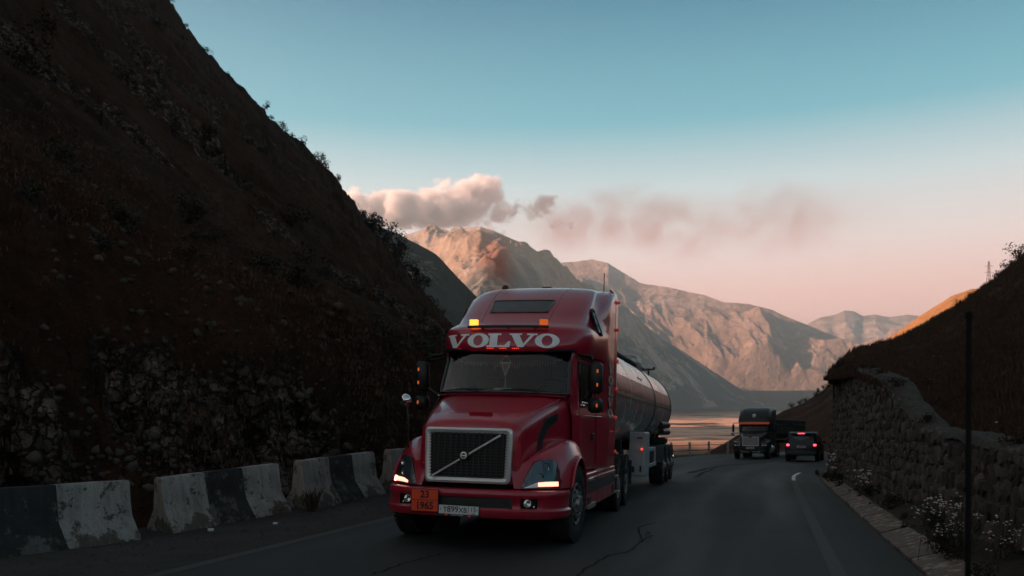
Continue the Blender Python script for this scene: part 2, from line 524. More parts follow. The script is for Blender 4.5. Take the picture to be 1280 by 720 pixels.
# ---------------------------------------------------------------- hills as polar terrain
def hill(name, ctl, mat, ths, nf, nb, p=1.15, noise=None, backz=-.5, backr=1.7, label='', cat='hill', zf=None, front_extra=None, geo=False, smooth_r=0):
    """ctl rows: (theta deg, r0, z0, r1, tan elevation)"""
    ctl = np.array(ctl, float)
    th = np.asarray(ths, float)
    r0, z0, r1, el_ = (np.interp(th, ctl[:, 0], ctl[:, k]) for k in (1, 2, 3, 4))
    if smooth_r:
        k_ = np.ones(smooth_r) / smooth_r
        r0, r1 = (np.convolve(np.pad(q, smooth_r // 2, mode='edge'), k_, 'valid')[:len(th)] for q in (r0, r1))
    if zf is not None: r0, z0 = zf(th, r0, z0)
    z1 = CAMZ + el_ * r1
    if geo: tf = np.concatenate([[0], np.geomspace(.0009, 1, nf)])
    else: tf = np.linspace(0, 1, nf)
    tb = np.linspace(0, 1, nb + 1)[1:]
    a = np.radians(th)[:, None]
    rf = r0[:, None] + (r1 - r0)[:, None] * tf[None]
    zz = z0[:, None] + (z1 - z0)[:, None] * tf[None] ** p
    if front_extra is not None: zz = zz + front_extra(rf - r0[:, None], th[:, None], rf)
    rb = r1[:, None] * (1 + (backr - 1) * tb[None])
    zb = z1[:, None] + (backz * r1[:, None] * (backr - 1)) * tb[None] ** 1.4
    r_ = np.concatenate([rf, rb], 1); Z = np.concatenate([zz, zb], 1)
    X = r_ * np.sin(a); Y = r_ * np.cos(a)
    if noise is not None:
        tt = np.concatenate([np.broadcast_to(tf[None], rf.shape), np.broadcast_to(1 + tb[None], rb.shape)], 1)
        Z = Z + noise(X, Y, r_, tt)
    V = np.stack([X, Y, Z], -1)
    o = np_obj(name, V.reshape(-1, 3), gridF(*Z.shape)[:, ::-1], mat)
    tag(o, label, cat, kind='structure')
    return o, V

# --- the big dark hillside on the left
FOOT = np.array([(-40, -140), (-26, -70), (-16, -30), (-11.2, -6), (-9.6, 3), (-8.0, 8.4), (-6.1, 12.3), (-4.5, 15.6), (-3.4, 18.4), (-1.6, 24), (1, 34), (4.5, 55), (4.6, 60)], float)
_ft = np.degrees(np.arctan2(FOOT[:, 0], FOOT[:, 1])); _fr = np.hypot(FOOT[:, 0], FOOT[:, 1])
_ff = np.linspace(0, 1, 4000) * (len(FOOT) - 1)
_fx = np.interp(_ff, np.arange(len(FOOT)), FOOT[:, 0]); _fy = np.interp(_ff, np.arange(len(FOOT)), FOOT[:, 1])
_fth = np.degrees(np.arctan2(_fx, _fy)); _frr = np.hypot(_fx, _fy)
def footz(X, Y):
    return np.interp(Y, [0, 8.6, 12.3, 13, 15, 17.7, 21, 30, 50], [-.1, -.09, -.04, -.03, .12, .24, .3, .0, -.3])
def lfoot(th, r0, z0):
    r_ = np.interp(th, _fth, _frr)
    return r_, footz(r_ * np.sin(np.radians(th)), r_ * np.cos(np.radians(th))) - .05
def rockmask(X, Y, r_, d):
    near = (1 - sstep(1.2, 4.0, d + 2.2 * fbm(X / 3.2 + 3, Y / 3.2, 4))) * sstep(-.32, .05, fbm(X / 5 + 11, Y / 5 + 4, 4))
    up = sstep(.10, .34, 1.25 * fbm(X / 26 + 7, Y / 20 + 2, 4) + .5 * fbm(X / 5, Y / 5, 4) + .10)
    return np.clip(np.maximum(near, up * sstep(2, 6, d)), 0, 1)
LD = {}
def lnoise(X, Y, r_, t):
    wdw = sstep(0, .05, t)
    am = np.minimum(7, .035 * r_)
    n = 1.3 * am * fbm(X / 38, Y / 38, 3) * sstep(0, .3, t) * (1 - .75 * sstep(.7, 1, t))
    n = n + np.minimum(3.4, .03 * r_ + .12) * ridged(X / 16 + .3 * fbm(X / 9, Y / 9, 2), Y / 16, 6, gain=.55) * sstep(0, .02, t) * (1 - .35 * sstep(.85, 1, t))
    n = n + np.minimum(.45, .012 * r_) * fbm(X / 2.3, Y / 2.3, 4) * sstep(0, .008, t)
    d = r_ - r_[:, :1]
    M = rockmask(X, Y, r_, d); LD['m'] = M
    K = M * sstep(.2, 1.2, d) * (t <= 1)
    sc = .5 + r_ / 60
    for k_, (cs, am_) in enumerate(((.34, .16), (.9, .30), (2.6, .55))):
        wgt = np.clip(1.6 - np.abs(np.log(cs * 22 / np.maximum(r_, 4))) * .8, 0, 1) if k_ < 2 else sstep(30, 60, r_)
        v, tl, ed_ = cells(X / cs + .25 * fbm(X / cs, Y / cs, 2), Y / cs * .8, k_)
        n = n + 1.5 * K * wgt * am_ * ((v - .5) * 1.5 + 1.0 * tl - .5 * (1 - ed_))
    return n
def lcut(d, th, r_):
    return 2.6 * sstep(0, 4.2, d) * (1 - .7 * sstep(20, 120, r_)) + .75 * ridged(r_ * np.sin(np.radians(th)) / 1.6, r_ * np.cos(np.radians(th)) / 1.6, 5, gain=.6) * sstep(.2, 1.5, d) * (1 - sstep(8, 16, d))
_ctl = [(-165, 20, 0, 200, .16), (-138, 20, 0, 210, .16), (-120, 20, 0, 220, .38), (-104, 20, 0, 230, .72), (-94, 20, 0, 235, .78), (-60, 20, 0, 250, .80), (T(-300), 20, 0, 250, E(-300, -560) + .03), (T(0), 20, 0, 240, E(0, -275))]
for px, y, r1 in ((205, 0, 225), (235, 45, 222), (262, 82, 220), (330, 145, 215), (380, 195, 208), (415, 235, 200), (455, 288, 185), (500, 345, 168), (548, 405, 150), (575, 440, 138), (620, 490, 120), (660, 520, 100), (700, 545, 80), (729, 552, 62)):
    _ctl.append((T(px), 20, 0, r1, E(px, y)))
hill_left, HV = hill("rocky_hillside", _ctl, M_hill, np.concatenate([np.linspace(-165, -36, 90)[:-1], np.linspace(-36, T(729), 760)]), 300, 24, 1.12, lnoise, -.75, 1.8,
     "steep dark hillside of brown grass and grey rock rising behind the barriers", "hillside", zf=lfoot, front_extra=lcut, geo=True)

_rk = LD['m']
_at = hill_left.data.attributes.new("rock", 'FLOAT', 'POINT'); _at.data.foreach_set("value", _rk.ravel().astype(np.float32))
# --- grass bank on the right, above the stone wall
WALL = smooth_poly(np.array([(3.2, 2), (5.45, 10), (8.3, 20), (10.2, 27), (11.25, 31), (11.75, 32.8), (12.05, 33.9), (12.4, 34.7), (13.0, 35.6), (14.0, 36.8), (16.6, 39.5), (21, 43), (27, 47)], float), 2)
def wall_top(Y):
    return np.interp(Y, [0, 8.8, 15.5, 18.6, 20.2, 22, 27, 33, 40, 48], [1.1, 1.2, 1.46, 2.05, 2.5, 2.8, 3.35, 3.55, 3.3, 2.6])
_bx = np.interp(np.linspace(0, 1, 3000), np.linspace(0, 1, len(WALL)), WALL[:, 0]); _by = np.interp(np.linspace(0, 1, 3000), np.linspace(0, 1, len(WALL)), WALL[:, 1])
_nx = np.gradient(_by); _ny = -np.gradient(_bx); _nn = np.hypot(_nx, _ny)
_bx2, _by2 = _bx + _nx / _nn * .80, _by + _ny / _nn * .80
_bth = np.degrees(np.arctan2(_bx2, _by2)); _brr = np.hypot(_bx2, _by2)
_o = np.argsort(_bth)
def rfoot(th, r0, z0):
    # outermost (nearest) crossing
    rr = []
    for t_ in th:
        k = np.abs(_bth - t_)
        cand = np.where(k < .6)[0]
        rr.append(_brr[cand].min() if len(cand) else np.interp(t_, [19, 20, 50, 62, 90, 130, 165], [33, 33, 4.6, 4.0, 3.0, 5, 12]))
    rr = np.array(rr)
    rr = np.convolve(np.pad(rr, 4, mode='edge'), np.ones(9) / 9, 'valid')
    Yf = rr * np.cos(np.radians(th))
    return rr, wall_top(np.clip(Yf, 0, 50)) - .14
def rnoise(X, Y, r_, t):
    return (np.minimum(1.2, .018 * r_) * fbm(X / 7, Y / 7, 4) * sstep(0, .1, t) * (1 - .6 * sstep(.8, 1, t)) + .10 * fbm(X / .9, Y / .9, 4) * sstep(0, .03, t))
_ctl = [(T(1030), 33, 3, 44, E(1030, 478)), (T(1040), 33, 3, 46, E(1040, 466)), (T(1060), 33, 3, 52, E(1060, 446)), (T(1085), 30, 3, 60, E(1085, 434)), (T(1112), 25, 3, 70, E(1112, 431)),
        (T(1150), 20, 3, 85, E(1150, 411)), (T(1200), 16, 3, 92, E(1200, 383)), (T(1240), 12, 3, 95, E(1240, 352)), (T(1280), 10, 3, 92, E(1280, 318)), (T(1400), 8, 3, 90, E(1400, 262)),
        (60, 6, 2, 85, .33), (100, 6, 2, 85, .30), (130, 8, 2, 90, .16), (165, 12, 2, 100, .08)]
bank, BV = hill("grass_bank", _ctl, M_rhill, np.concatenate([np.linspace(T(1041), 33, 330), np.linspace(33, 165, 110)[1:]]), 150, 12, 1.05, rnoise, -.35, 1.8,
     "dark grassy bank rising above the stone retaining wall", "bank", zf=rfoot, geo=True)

# --- sunlit grass hill behind the bank
_ctl = [(T(1000), 200, -4, 330, E(1000, 520)), (T(1040), 200, -4, 340, E(1040, 476)), (T(1075), 200, 0, 345, E(1075, 446)), (T(1110), 200, 0, 350, E(1110, 423)), (T(1150), 200, 0, 350, E(1150, 394)), (T(1190), 200, 0, 350, E(1190, 369)),
        (T(1215), 200, 0, 350, E(1215, 361)), (T(1260), 200, 0, 350, E(1260, 358)), (T(1400), 200, 0, 350, E(1400, 350))]
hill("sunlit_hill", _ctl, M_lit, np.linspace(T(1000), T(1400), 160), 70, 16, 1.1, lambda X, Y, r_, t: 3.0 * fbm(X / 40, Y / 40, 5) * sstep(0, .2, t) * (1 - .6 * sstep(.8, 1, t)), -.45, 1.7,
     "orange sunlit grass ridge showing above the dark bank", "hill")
# --- dark slope behind the black lorry
_ctl = [(T(870), 100, -5, 108, E(870, 572)), (T(890), 95, -5, 112, E(890, 562)), (T(920), 92, -4, 118, E(920, 544)), (T(945), 92, -3, 122, E(945, 530)), (T(975), 92, -2, 128, E(975, 516)), (T(1005), 90, -2, 134, E(1005, 503)), (T(1026), 88, -1, 138, E(1026, 490)), (T(1040), 86, 0, 140, E(1040, 478)), (T(1100), 84, 0, 150, E(1100, 440)), (T(1200), 84, 0, 150, E(1200, 420))]
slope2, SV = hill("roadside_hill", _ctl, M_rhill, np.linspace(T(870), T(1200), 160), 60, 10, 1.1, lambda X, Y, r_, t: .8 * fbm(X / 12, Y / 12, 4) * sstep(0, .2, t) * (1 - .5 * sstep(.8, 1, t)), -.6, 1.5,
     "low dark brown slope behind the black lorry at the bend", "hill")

# --- dark green mountain flank
def mk(rows):
    return [(T(px), r0, z0, r1, E(px, y)) for px, y, r0, z0, r1 in rows]
hill("green_mountain", mk([(300, 180, 420, 5, 900), (430, 262, 420, 5, 800), (455, 285, 420, 5, 780), (478, 289, 420, 5, 770), (500, 297, 420, 5, 760), (545, 322, 430, 4, 740), (592, 370, 440, 3, 720), (640, 420, 450, 2, 700), (700, 480, 480, 0, 680), (740, 520, 500, -2, 660), (775, 545, 520, -4, 640)]),
     M_green, np.linspace(T(300), T(775), 260), 110, 20, 1.05, lambda X, Y, r_, t: (14 * ridged(X / 170, Y / 170, 5) + 4 * fbm(X / 30, Y / 30, 4)) * sstep(0, .15, t) * (1 - .7 * sstep(.8, 1, t)), -.6, 1.8,
     "dark green shaded mountainside between the hillside and the peak", "mountain")
# --- the sunlit peak and its long shaded shoulder
def pnoise(X, Y, r_, t):
    wv = fbm(X / 900, Y / 900, 3)
    n = 150 * ridged(X / 520 + .7 * wv, Y / 1000, 5, gain=.45) + 30 * ridged(X / 140, Y / 300, 5)
    n = n * (1 - .88 * sstep(.12, .25, X / Y))
    return n * sstep(0, .12, t) * (1 - .92 * sstep(.7, 1, t))
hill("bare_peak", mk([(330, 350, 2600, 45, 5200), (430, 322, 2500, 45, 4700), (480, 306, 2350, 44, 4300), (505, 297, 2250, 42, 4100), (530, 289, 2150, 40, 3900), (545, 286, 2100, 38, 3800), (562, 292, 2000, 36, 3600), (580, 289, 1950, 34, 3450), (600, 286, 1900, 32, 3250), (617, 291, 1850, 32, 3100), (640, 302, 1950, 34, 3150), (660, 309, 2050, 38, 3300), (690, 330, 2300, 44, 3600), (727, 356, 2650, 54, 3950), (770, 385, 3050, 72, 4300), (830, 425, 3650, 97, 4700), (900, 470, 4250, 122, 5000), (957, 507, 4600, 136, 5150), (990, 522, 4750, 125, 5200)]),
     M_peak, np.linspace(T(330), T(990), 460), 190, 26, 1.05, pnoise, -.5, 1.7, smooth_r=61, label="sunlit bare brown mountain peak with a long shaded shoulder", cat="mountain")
# --- far range across the valley
def fnoise(X, Y, r_, t):
    wv = fbm(X / 1500, Y / 1500, 3)
    n = 260 * ridged(X / 700 + .6 * wv, Y / 1600, 6, gain=.5) + 30 * ridged(X / 220, Y / 420, 4)
    return n * sstep(0, .12, t) * (1 - .93 * sstep(.5, .95, t))
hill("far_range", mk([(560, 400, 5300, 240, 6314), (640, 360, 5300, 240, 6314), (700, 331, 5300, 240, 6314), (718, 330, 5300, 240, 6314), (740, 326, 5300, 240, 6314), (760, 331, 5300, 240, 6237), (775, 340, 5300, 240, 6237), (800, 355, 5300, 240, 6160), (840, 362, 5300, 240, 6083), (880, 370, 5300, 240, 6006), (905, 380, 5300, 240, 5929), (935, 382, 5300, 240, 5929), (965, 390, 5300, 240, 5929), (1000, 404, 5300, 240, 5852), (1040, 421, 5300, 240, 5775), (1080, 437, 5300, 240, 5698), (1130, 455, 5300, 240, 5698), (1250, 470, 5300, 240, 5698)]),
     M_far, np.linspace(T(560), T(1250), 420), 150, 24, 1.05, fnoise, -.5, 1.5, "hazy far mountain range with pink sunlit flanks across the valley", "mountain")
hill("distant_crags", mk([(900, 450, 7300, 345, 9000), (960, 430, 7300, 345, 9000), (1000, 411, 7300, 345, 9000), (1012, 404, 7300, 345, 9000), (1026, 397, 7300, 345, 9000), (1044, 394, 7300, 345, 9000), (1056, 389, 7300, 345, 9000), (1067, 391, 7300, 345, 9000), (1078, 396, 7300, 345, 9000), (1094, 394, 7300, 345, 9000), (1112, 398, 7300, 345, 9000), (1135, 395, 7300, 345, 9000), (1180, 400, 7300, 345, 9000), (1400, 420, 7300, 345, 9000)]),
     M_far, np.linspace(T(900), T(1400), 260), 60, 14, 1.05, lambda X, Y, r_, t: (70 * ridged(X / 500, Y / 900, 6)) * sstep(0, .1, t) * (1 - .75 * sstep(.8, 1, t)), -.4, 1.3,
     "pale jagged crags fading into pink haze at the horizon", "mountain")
# --- low hills far left and right that close the horizon
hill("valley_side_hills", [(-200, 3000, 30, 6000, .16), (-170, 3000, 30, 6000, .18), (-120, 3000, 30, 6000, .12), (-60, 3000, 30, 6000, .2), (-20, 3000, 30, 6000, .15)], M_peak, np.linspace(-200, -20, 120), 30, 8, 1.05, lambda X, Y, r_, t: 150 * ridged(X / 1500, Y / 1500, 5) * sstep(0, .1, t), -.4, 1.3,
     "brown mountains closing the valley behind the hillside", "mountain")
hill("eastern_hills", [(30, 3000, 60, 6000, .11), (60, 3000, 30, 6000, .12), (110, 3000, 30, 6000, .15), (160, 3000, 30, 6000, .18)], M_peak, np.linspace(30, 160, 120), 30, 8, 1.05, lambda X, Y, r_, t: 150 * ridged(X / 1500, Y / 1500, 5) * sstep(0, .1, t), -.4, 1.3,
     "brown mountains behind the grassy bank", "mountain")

# ================================================================ road
def road_mat():
    m = bpy.data.materials.new("asphalt")
    N, L, b = nodes(m)
    t = N.new("ShaderNodeTexCoord"); vec = t.outputs["Object"]
    uv = N.new("ShaderNodeUVMap"); uv.uv_map = "UVMap"
    mp = N.new("ShaderNodeMapping"); mp.inputs["Scale"].default_value = (9, .55, 1); L.new(uv.outputs[0], mp.inputs[0])
    trk = tnoise(N, L, mp.outputs[0], 1.0, 4, .55)
    big = tnoise(N, L, vec, .35, 6, .6)
    fin = tnoise(N, L, vec, 55, 4, .7)
    sto = N.new("ShaderNodeTexVoronoi"); sto.inputs["Scale"].default_value = 85; L.new(vec, sto.inputs["Vector"])
    c = ramp(N, L, mth(N, L, 'ADD', mth(N, L, 'MULTIPLY', trk.outputs["Fac"], .7), mth(N, L, 'MULTIPLY', big.outputs["Fac"], .3)), [(.34, (.012, .012, .0125)), (.5, (.022, .0218, .022)), (.66, (.042, .040, .039))])
    f = ramp(N, L, fin.outputs["Fac"], [(.3, (.5, .5, .5)), (.7, (1.6, 1.6, 1.6))])
    col = mixc(N, L, 1.0, c.outputs[0], f.outputs[0], 'MULTIPLY')
    g = ramp(N, L, sto.outputs["Color"], [(.0, (.8, .8, .8)), (.8, (1.0, 1, 1)), (1, (2.1, 2.0, 1.9))])
    col = mixc(N, L, .6, col, g.outputs[0], 'MULTIPLY')
    L.new(col, b.inputs["Base Color"])
    rr = N.new("ShaderNodeMapRange"); rr.inputs[1].default_value = .3; rr.inputs[2].default_value = .7; rr.inputs[3].default_value = .62; rr.inputs[4].default_value = .88
    L.new(trk.outputs["Fac"], rr.inputs[0]); L.new(rr.outputs[0], b.inputs["Roughness"])
    b.inputs["Specular IOR Level"].default_value = .35
    h = mth(N, L, 'ADD', mth(N, L, 'MULTIPLY', sto.outputs["Distance"], 1.2), fin.outputs["Fac"])
    bumpn(N, L, b, h, .55, .006)
    return m
M_road = road_mat()
M_shoulder = mat("gravelly_shoulder", (.022, .021, .021), .9, spec=.3, col2=(.044, .041, .038), vscale=1.3, bump=.9, bscale=70, detail=9)
M_soil = mat("dry_soil", (.022, .016, .012), .95, spec=.2, col2=(.06, .044, .034), vscale=2.2, bump=.9, bscale=30, detail=9)

def paint_mat(name, c, wear, road):
    m = bpy.data.materials.new(name)
    N, L, b = nodes(m)
    t = N.new("ShaderNodeTexCoord"); vec = t.outputs["Object"]
    n = tnoise(N, L, vec, 1.3, 8, .75); n2 = tnoise(N, L, vec, 35, 4, .7)
    k = mth(N, L, 'ADD', mth(N, L, 'MULTIPLY', n.outputs["Fac"], .7), mth(N, L, 'MULTIPLY', n2.outputs["Fac"], .4))
    r_ = ramp(N, L, k, [(max(0, wear - .08), c), (min(1, wear + .1), road)])
    L.new(r_.outputs[0], b.inputs["Base Color"]); b.inputs["Roughness"].default_value = .8
    bumpn(N, L, b, n2.outputs["Fac"], .4, .004)
    return m
M_oldline = paint_mat("worn_line_paint", (.10, .095, .09), .40, (.034, .033, .032))
M_newline = paint_mat("white_line_paint", (.72, .70, .66), .66, (.25, .24, .23))

def strip(name, A, B, na, nb, mat_, dz=0, parent=None, zf=None, crown=0, kind='structure', label=None, cat=None, uv=True):
    """sheet between two polylines; rows follow each other by arc fraction"""
    a = resample(A, na); b = resample(B, na)
    t = np.linspace(0, 1, nb)
    X = a[:, None, 0] * (1 - t) + b[:, None, 0] * t; Y = a[:, None, 1] * (1 - t) + b[:, None, 1] * t
    Z = (zf(X, Y) if zf else G(X, Y)) + dz
    o = np_obj(name, np.stack([X, Y, Z], -1).reshape(-1, 3), gridF(na, nb)[:, ::-1], mat_, parent)
    if uv:
        ul = o.data.uv_layers.new(name="UVMap")
        d = np.concatenate([[0], np.cumsum(np.linalg.norm(np.diff((a + b)[:, :2] / 2, axis=0), axis=1))])
        U = np.broadcast_to(t[None] * .75, X.shape).ravel(); W = np.broadcast_to(d[:, None] * .1, X.shape).ravel()
        li = np.empty(len(o.data.loops), np.int32); o.data.loops.foreach_get("vertex_index", li)
        ul.data.foreach_set("uv", np.stack([U[li], W[li]], 1).astype(np.float32).ravel())
    tag(o, label, cat, kind=kind)
    return o
road = strip("road", LEFTS, RIGHTS, 420, 40, M_road, 0, label="dark asphalt mountain road curving right past the stone wall", cat="road")
# worn edge lines: ribbons 4 mm above the asphalt
def offset(P, d):
    P = np.asarray(P, float)
    t = np.gradient(P, axis=0); n = np.stack([t[:, 1], -t[:, 0]], 1); n /= np.linalg.norm(n, axis=1)[:, None]
    return P + n * d            # positive = right of direction
def ribbon(name, P, w_, mat_, dz, label=None, cat=None, y0=-1e9, y1=1e9, parent=None, kind='structure'):
    P = P[(P[:, 1] >= y0) & (P[:, 1] <= y1)]
    P = resample(P, max(8, int(len(P) * 3)))
    return strip(name, offset(P, -w_ / 2), offset(P, w_ / 2), len(P), 3, mat_, dz, parent, label=label, cat=cat, kind=kind)
LR = resample(LEFTS, 300); RR = resample(RIGHTS, 300)
ribbon("edge_line", offset(LR, .10), .16, M_oldline, .004, "worn pale edge line beside the gravel shoulder and barriers", "road marking", -5, 34)
ribbon("edge_line", offset(RR, -.95), .17, M_oldline, .004, "worn faded edge line along the kerb under the stone wall", "road marking", -5, 31.5)
ribbon("edge_line", offset(RR, -.95), .13, M_newline, .004, "short bright white edge line at the bend before the dark suv", "road marking", 30, 38.5)

# tar seams and patches
M_tar = mat("tar_seam", (.017, .017, .018), .95, spec=.1)
M_patch = mat("asphalt_patch", (.029, .029, .032), .85, spec=.3, col2=(.040, .040, .043), vscale=6, bump=.7, bscale=120)
def crack(pts, w_, lab):
    P = np.array(pts, float)
    P = resample(smooth_poly(P, 2), 60)
    r_ = np.random.RandomState(len(pts) * 7 + int(P[0, 1] * 3))
    P[:, 0] += np.convolve(r_.randn(60), np.ones(4) / 4, 'same') * .05
    P[:, 1] += np.convolve(r_.randn(60), np.ones(4) / 4, 'same') * .05
    tn = np.gradient(P, axis=0); n = np.stack([tn[:, 1], -tn[:, 0]], 1); n /= np.linalg.norm(n, axis=1)[:, None] + 1e-9
    ww = (w_ * (.6 + .5 * r_.rand(60)))[:, None]
    A = P - n * ww / 2; B = P + n * ww / 2
    V = np.concatenate([A, B]); Z = G(V[:, 0], V[:, 1]) + .005
    o = np_obj("road_crack", np.concatenate([V, Z[:, None]], 1), np.array([(i + 1, i, i + 60, i + 61) for i in range(59)])[:, ::-1], M_tar, smooth=False)
    tag(o, lab, "road crack", kind='structure')
def gp(px, y, H=1.45):
    Y = H * FPX / (y - 541); return ((px - 640) / FPX * Y, Y)
crack([gp(862, 591, 1.6), gp(880, 586, 1.65), gp(905, 581, 1.7), gp(940, 578.5, 1.72), gp(965, 577, 1.75)], .30, "long dark tar seam crossing the road before the black lorry")
crack([gp(868, 598, 1.6), gp(880, 590, 1.6), gp(893, 585, 1.65)], .16, "short dark tar seam forking toward the red lorry's trailer")
crack([gp(716, 719), gp(735, 703), gp(755, 690), gp(790, 684), gp(805, 670), gp(795, 660), gp(812, 650), gp(838, 648)], .03, "jagged crack in the asphalt beside the red lorry")
crack([gp(800, 672), gp(812, 668), gp(808, 660)], .03, "small crack loop in the asphalt beside the red lorry")
crack([gp(470, 719), gp(520, 700), gp(560, 692), gp(640, 676)], .028, "thin crack in front of the red lorry's bumper")
# ---------------------------------------------------------------- shoulder on the left
def shoulder_z(X, Y):
    d = np.maximum(sdist(X, Y, LEFTS), 0)
    bz = np.interp(Y, [-30, 3, 8.6, 12.3, 13, 14.9, 15.2, 17.7, 21, 26, 34, 60], [-.1, -.1, -.09, -.046, -.034, .112, .141, .243, .30, .25, .05, -.35])
    bd = np.interp(Y, [-30, 3, 8.6, 12.3, 13, 15, 17.7, 21, 26, 60], [5.2, 4.6, 3.5, 2.55, 2.45, 1.85, 1.25, .8, .6, .5])
    k = np.clip(d / bd, 0, 1.3)
    return G(X, Y) * (1 - np.clip(k, 0, 1)) + bz * np.clip(k, 0, 1) + .012 * fbm(X * 2, Y * 2, 4) * np.clip(d * 2, 0, 1) - .004 * (d < .02)
SF = np.stack([np.interp(np.linspace(0, 1, 200), np.linspace(0, 1, len(FOOT) - 2), FOOT[2:, 0]), np.interp(np.linspace(0, 1, 200), np.linspace(0, 1, len(FOOT) - 2), FOOT[2:, 1])], 1)
SF[:, 0] -= .9
SR = resample(LEFTS[LEFTS[:, 1] < 58], 200)
strip("gravel_shoulder", SF, SR, 300, 30, M_shoulder, -.004, zf=shoulder_z, label="dark gravelly shoulder between the edge line and the concrete barriers", cat="shoulder")

# ---------------------------------------------------------------- concrete barriers
def concrete(name, c, c2, dark, black=False):
    m = bpy.data.materials.new(name)
    N, L, b = nodes(m)
    t = N.new("ShaderNodeTexCoord"); vec = t.outputs["Object"]
    n = tnoise(N, L, vec, 4.2, 10, .75); n1 = tnoise(N, L, vec, 1.1, 6, .6); n2 = tnoise(N, L, vec, 40, 5, .7)
    r_ = ramp(N, L, n1.outputs["Fac"], [(.3, c), (.7, c2)])
    sx = N.new("ShaderNodeSeparateXYZ"); L.new(vec, sx.inputs[0])
    low = mth(N, L, 'MULTIPLY', mth(N, L, 'SUBTRACT', .30, sx.outputs[2]), .35)
    k = mth(N, L, 'ADD', n.outputs["Fac"], mth(N, L, 'MAXIMUM', low, 0.0))
    chip = ramp(N, L, k, [(.545, (0, 0, 0)), (.585, (1, 1, 1))])
    mps = N.new("ShaderNodeMapping"); mps.inputs["Scale"].default_value = (5, 5, .7); L.new(vec, mps.inputs[0])
    stk = tnoise(N, L, mps.outputs[0], 1.6, 6, .7)
    col = mixc(N, L, chip.outputs[0], r_.outputs[0], dark)
    f = ramp(N, L, n2.outputs["Fac"], [(.3, (.78, .78, .78)), (.7, (1.2, 1.2, 1.2))])
    col = mixc(N, L, 1.0, col, f.outputs[0], 'MULTIPLY')
    sv = ramp(N, L, stk.outputs["Fac"], [(.34, (.72, .70, .68)), (.58, (1.1, 1.1, 1.1))])
    col = mixc(N, L, 1.0, col, sv.outputs[0], 'MULTIPLY')
    L.new(col, b.inputs["Base Color"]); b.inputs["Roughness"].default_value = .85; b.inputs["Specular IOR Level"].default_value = .25
    h = mth(N, L, 'ADD', mth(N, L, 'MULTIPLY', chip.outputs[0], -.8), mth(N, L, 'MULTIPLY', n2.outputs["Fac"], .8))
    bumpn(N, L, b, h, .7, .012)
    return m
M_bwhite = concrete("white_limewash", (.225, .218, .211), (.31, .294, .278), (.10, .086, .074))
M_bblack = concrete("black_paint", (.022, .022, .023), (.035, .035, .036), (.10, .098, .095))
M_bend = concrete("raw_concrete", (.24, .205, .18), (.33, .28, .245), (.10, .083, .07))

def barrier(a, b, ht, bands, label):
    """a, b: front foot points (x, y, z); bands: (t0, t1, material index)"""
    a = Vector(a); b = Vector(b)
    d = (b - a); Ln = d.length; ang = math.atan2(d.y, d.x)
    o_ = MB()
    # profile: depth (away from the road, +y local) and height
    prof = [(0, 0), (.015, .07), (.13, .24), (.205, .36), (.235, .55), (.262, ht - .03), (.285, ht), (.40, ht), (.425, ht - .03), (.45, .55), (.48, .36), (.56, .24), (.675, .07), (.69, 0)]
    ts = sorted(set([0, .012, .988, 1] + [t for b_ in bands for t in b_[:2]] + [k / 26 for k in range(27)]))
    rr = random.Random(int(Ln * 1000))
    rings = []
    for t in ts:
        e = .02 if t in (0, 1) else 0
        ring = []
        for (y, z) in prof:
            jx = (.012 if 0 < t < 1 else .02)
            ring.append((t * Ln, y * (1 - e) + .35 * e + jx * fbm(np.array(t * Ln * 3), np.array(z * 4 + y * 3), 3), max(0, z * (1 - e * .5)) + (.012 * float(fbm(np.array(t * Ln * 2.5 + 5), np.array(y * 3.), 3)) if z > .2 else 0)))
        rings.append(ring)
    n = len(prof)
    for i in range(len(ts) - 1):
        tm = (ts[i] + ts[i + 1]) / 2
        o_.mi = next((b_[2] for b_ in bands if b_[0] <= tm <= b_[1]), 0)
        o_.loft([rings[i], rings[i + 1]], True)
    o_.mi = 2
    o_.add(rings[0], [tuple(range(n - 1, -1, -1))]); o_.add(rings[-1], [tuple(range(n))])
    ob = o_.build("concrete_barrier", [M_bwhite, M_bblack, M_bend], None, True, 35)
    ob.location = a - Vector((0, 0, .03))
    ob.rotation_euler = (0, -math.atan2(d.z, math.hypot(d.x, d.y)), ang)
    tag(ob, label, "barrier", "painted concrete barriers along the shoulder")
    return ob
def bl(t0, t1): return t0, t1, 1
barrier((-7.05, 9.25, -.09), (-5.17, 12.3, -.046), .86, [bl(.36, .70)], "concrete barrier nearest the camera with a very wide faded black band")
barrier((-4.96, 12.96, -.034), (-3.73, 14.93, .112), .85, [bl(.34, .66)], "white concrete barrier with chipped paint and black middle, between two others")
barrier((-3.39, 15.2, .141), (-2.52, 17.7, .243), .86, [bl(.34, .66)], "concrete barrier with dry grass at its near foot and black middle")
barrier((-2.25, 18.1, .255), (-1.3, 20.7, .30), .88, [bl(.34, .66)], "concrete barrier mostly hidden behind the red lorry's headlight")

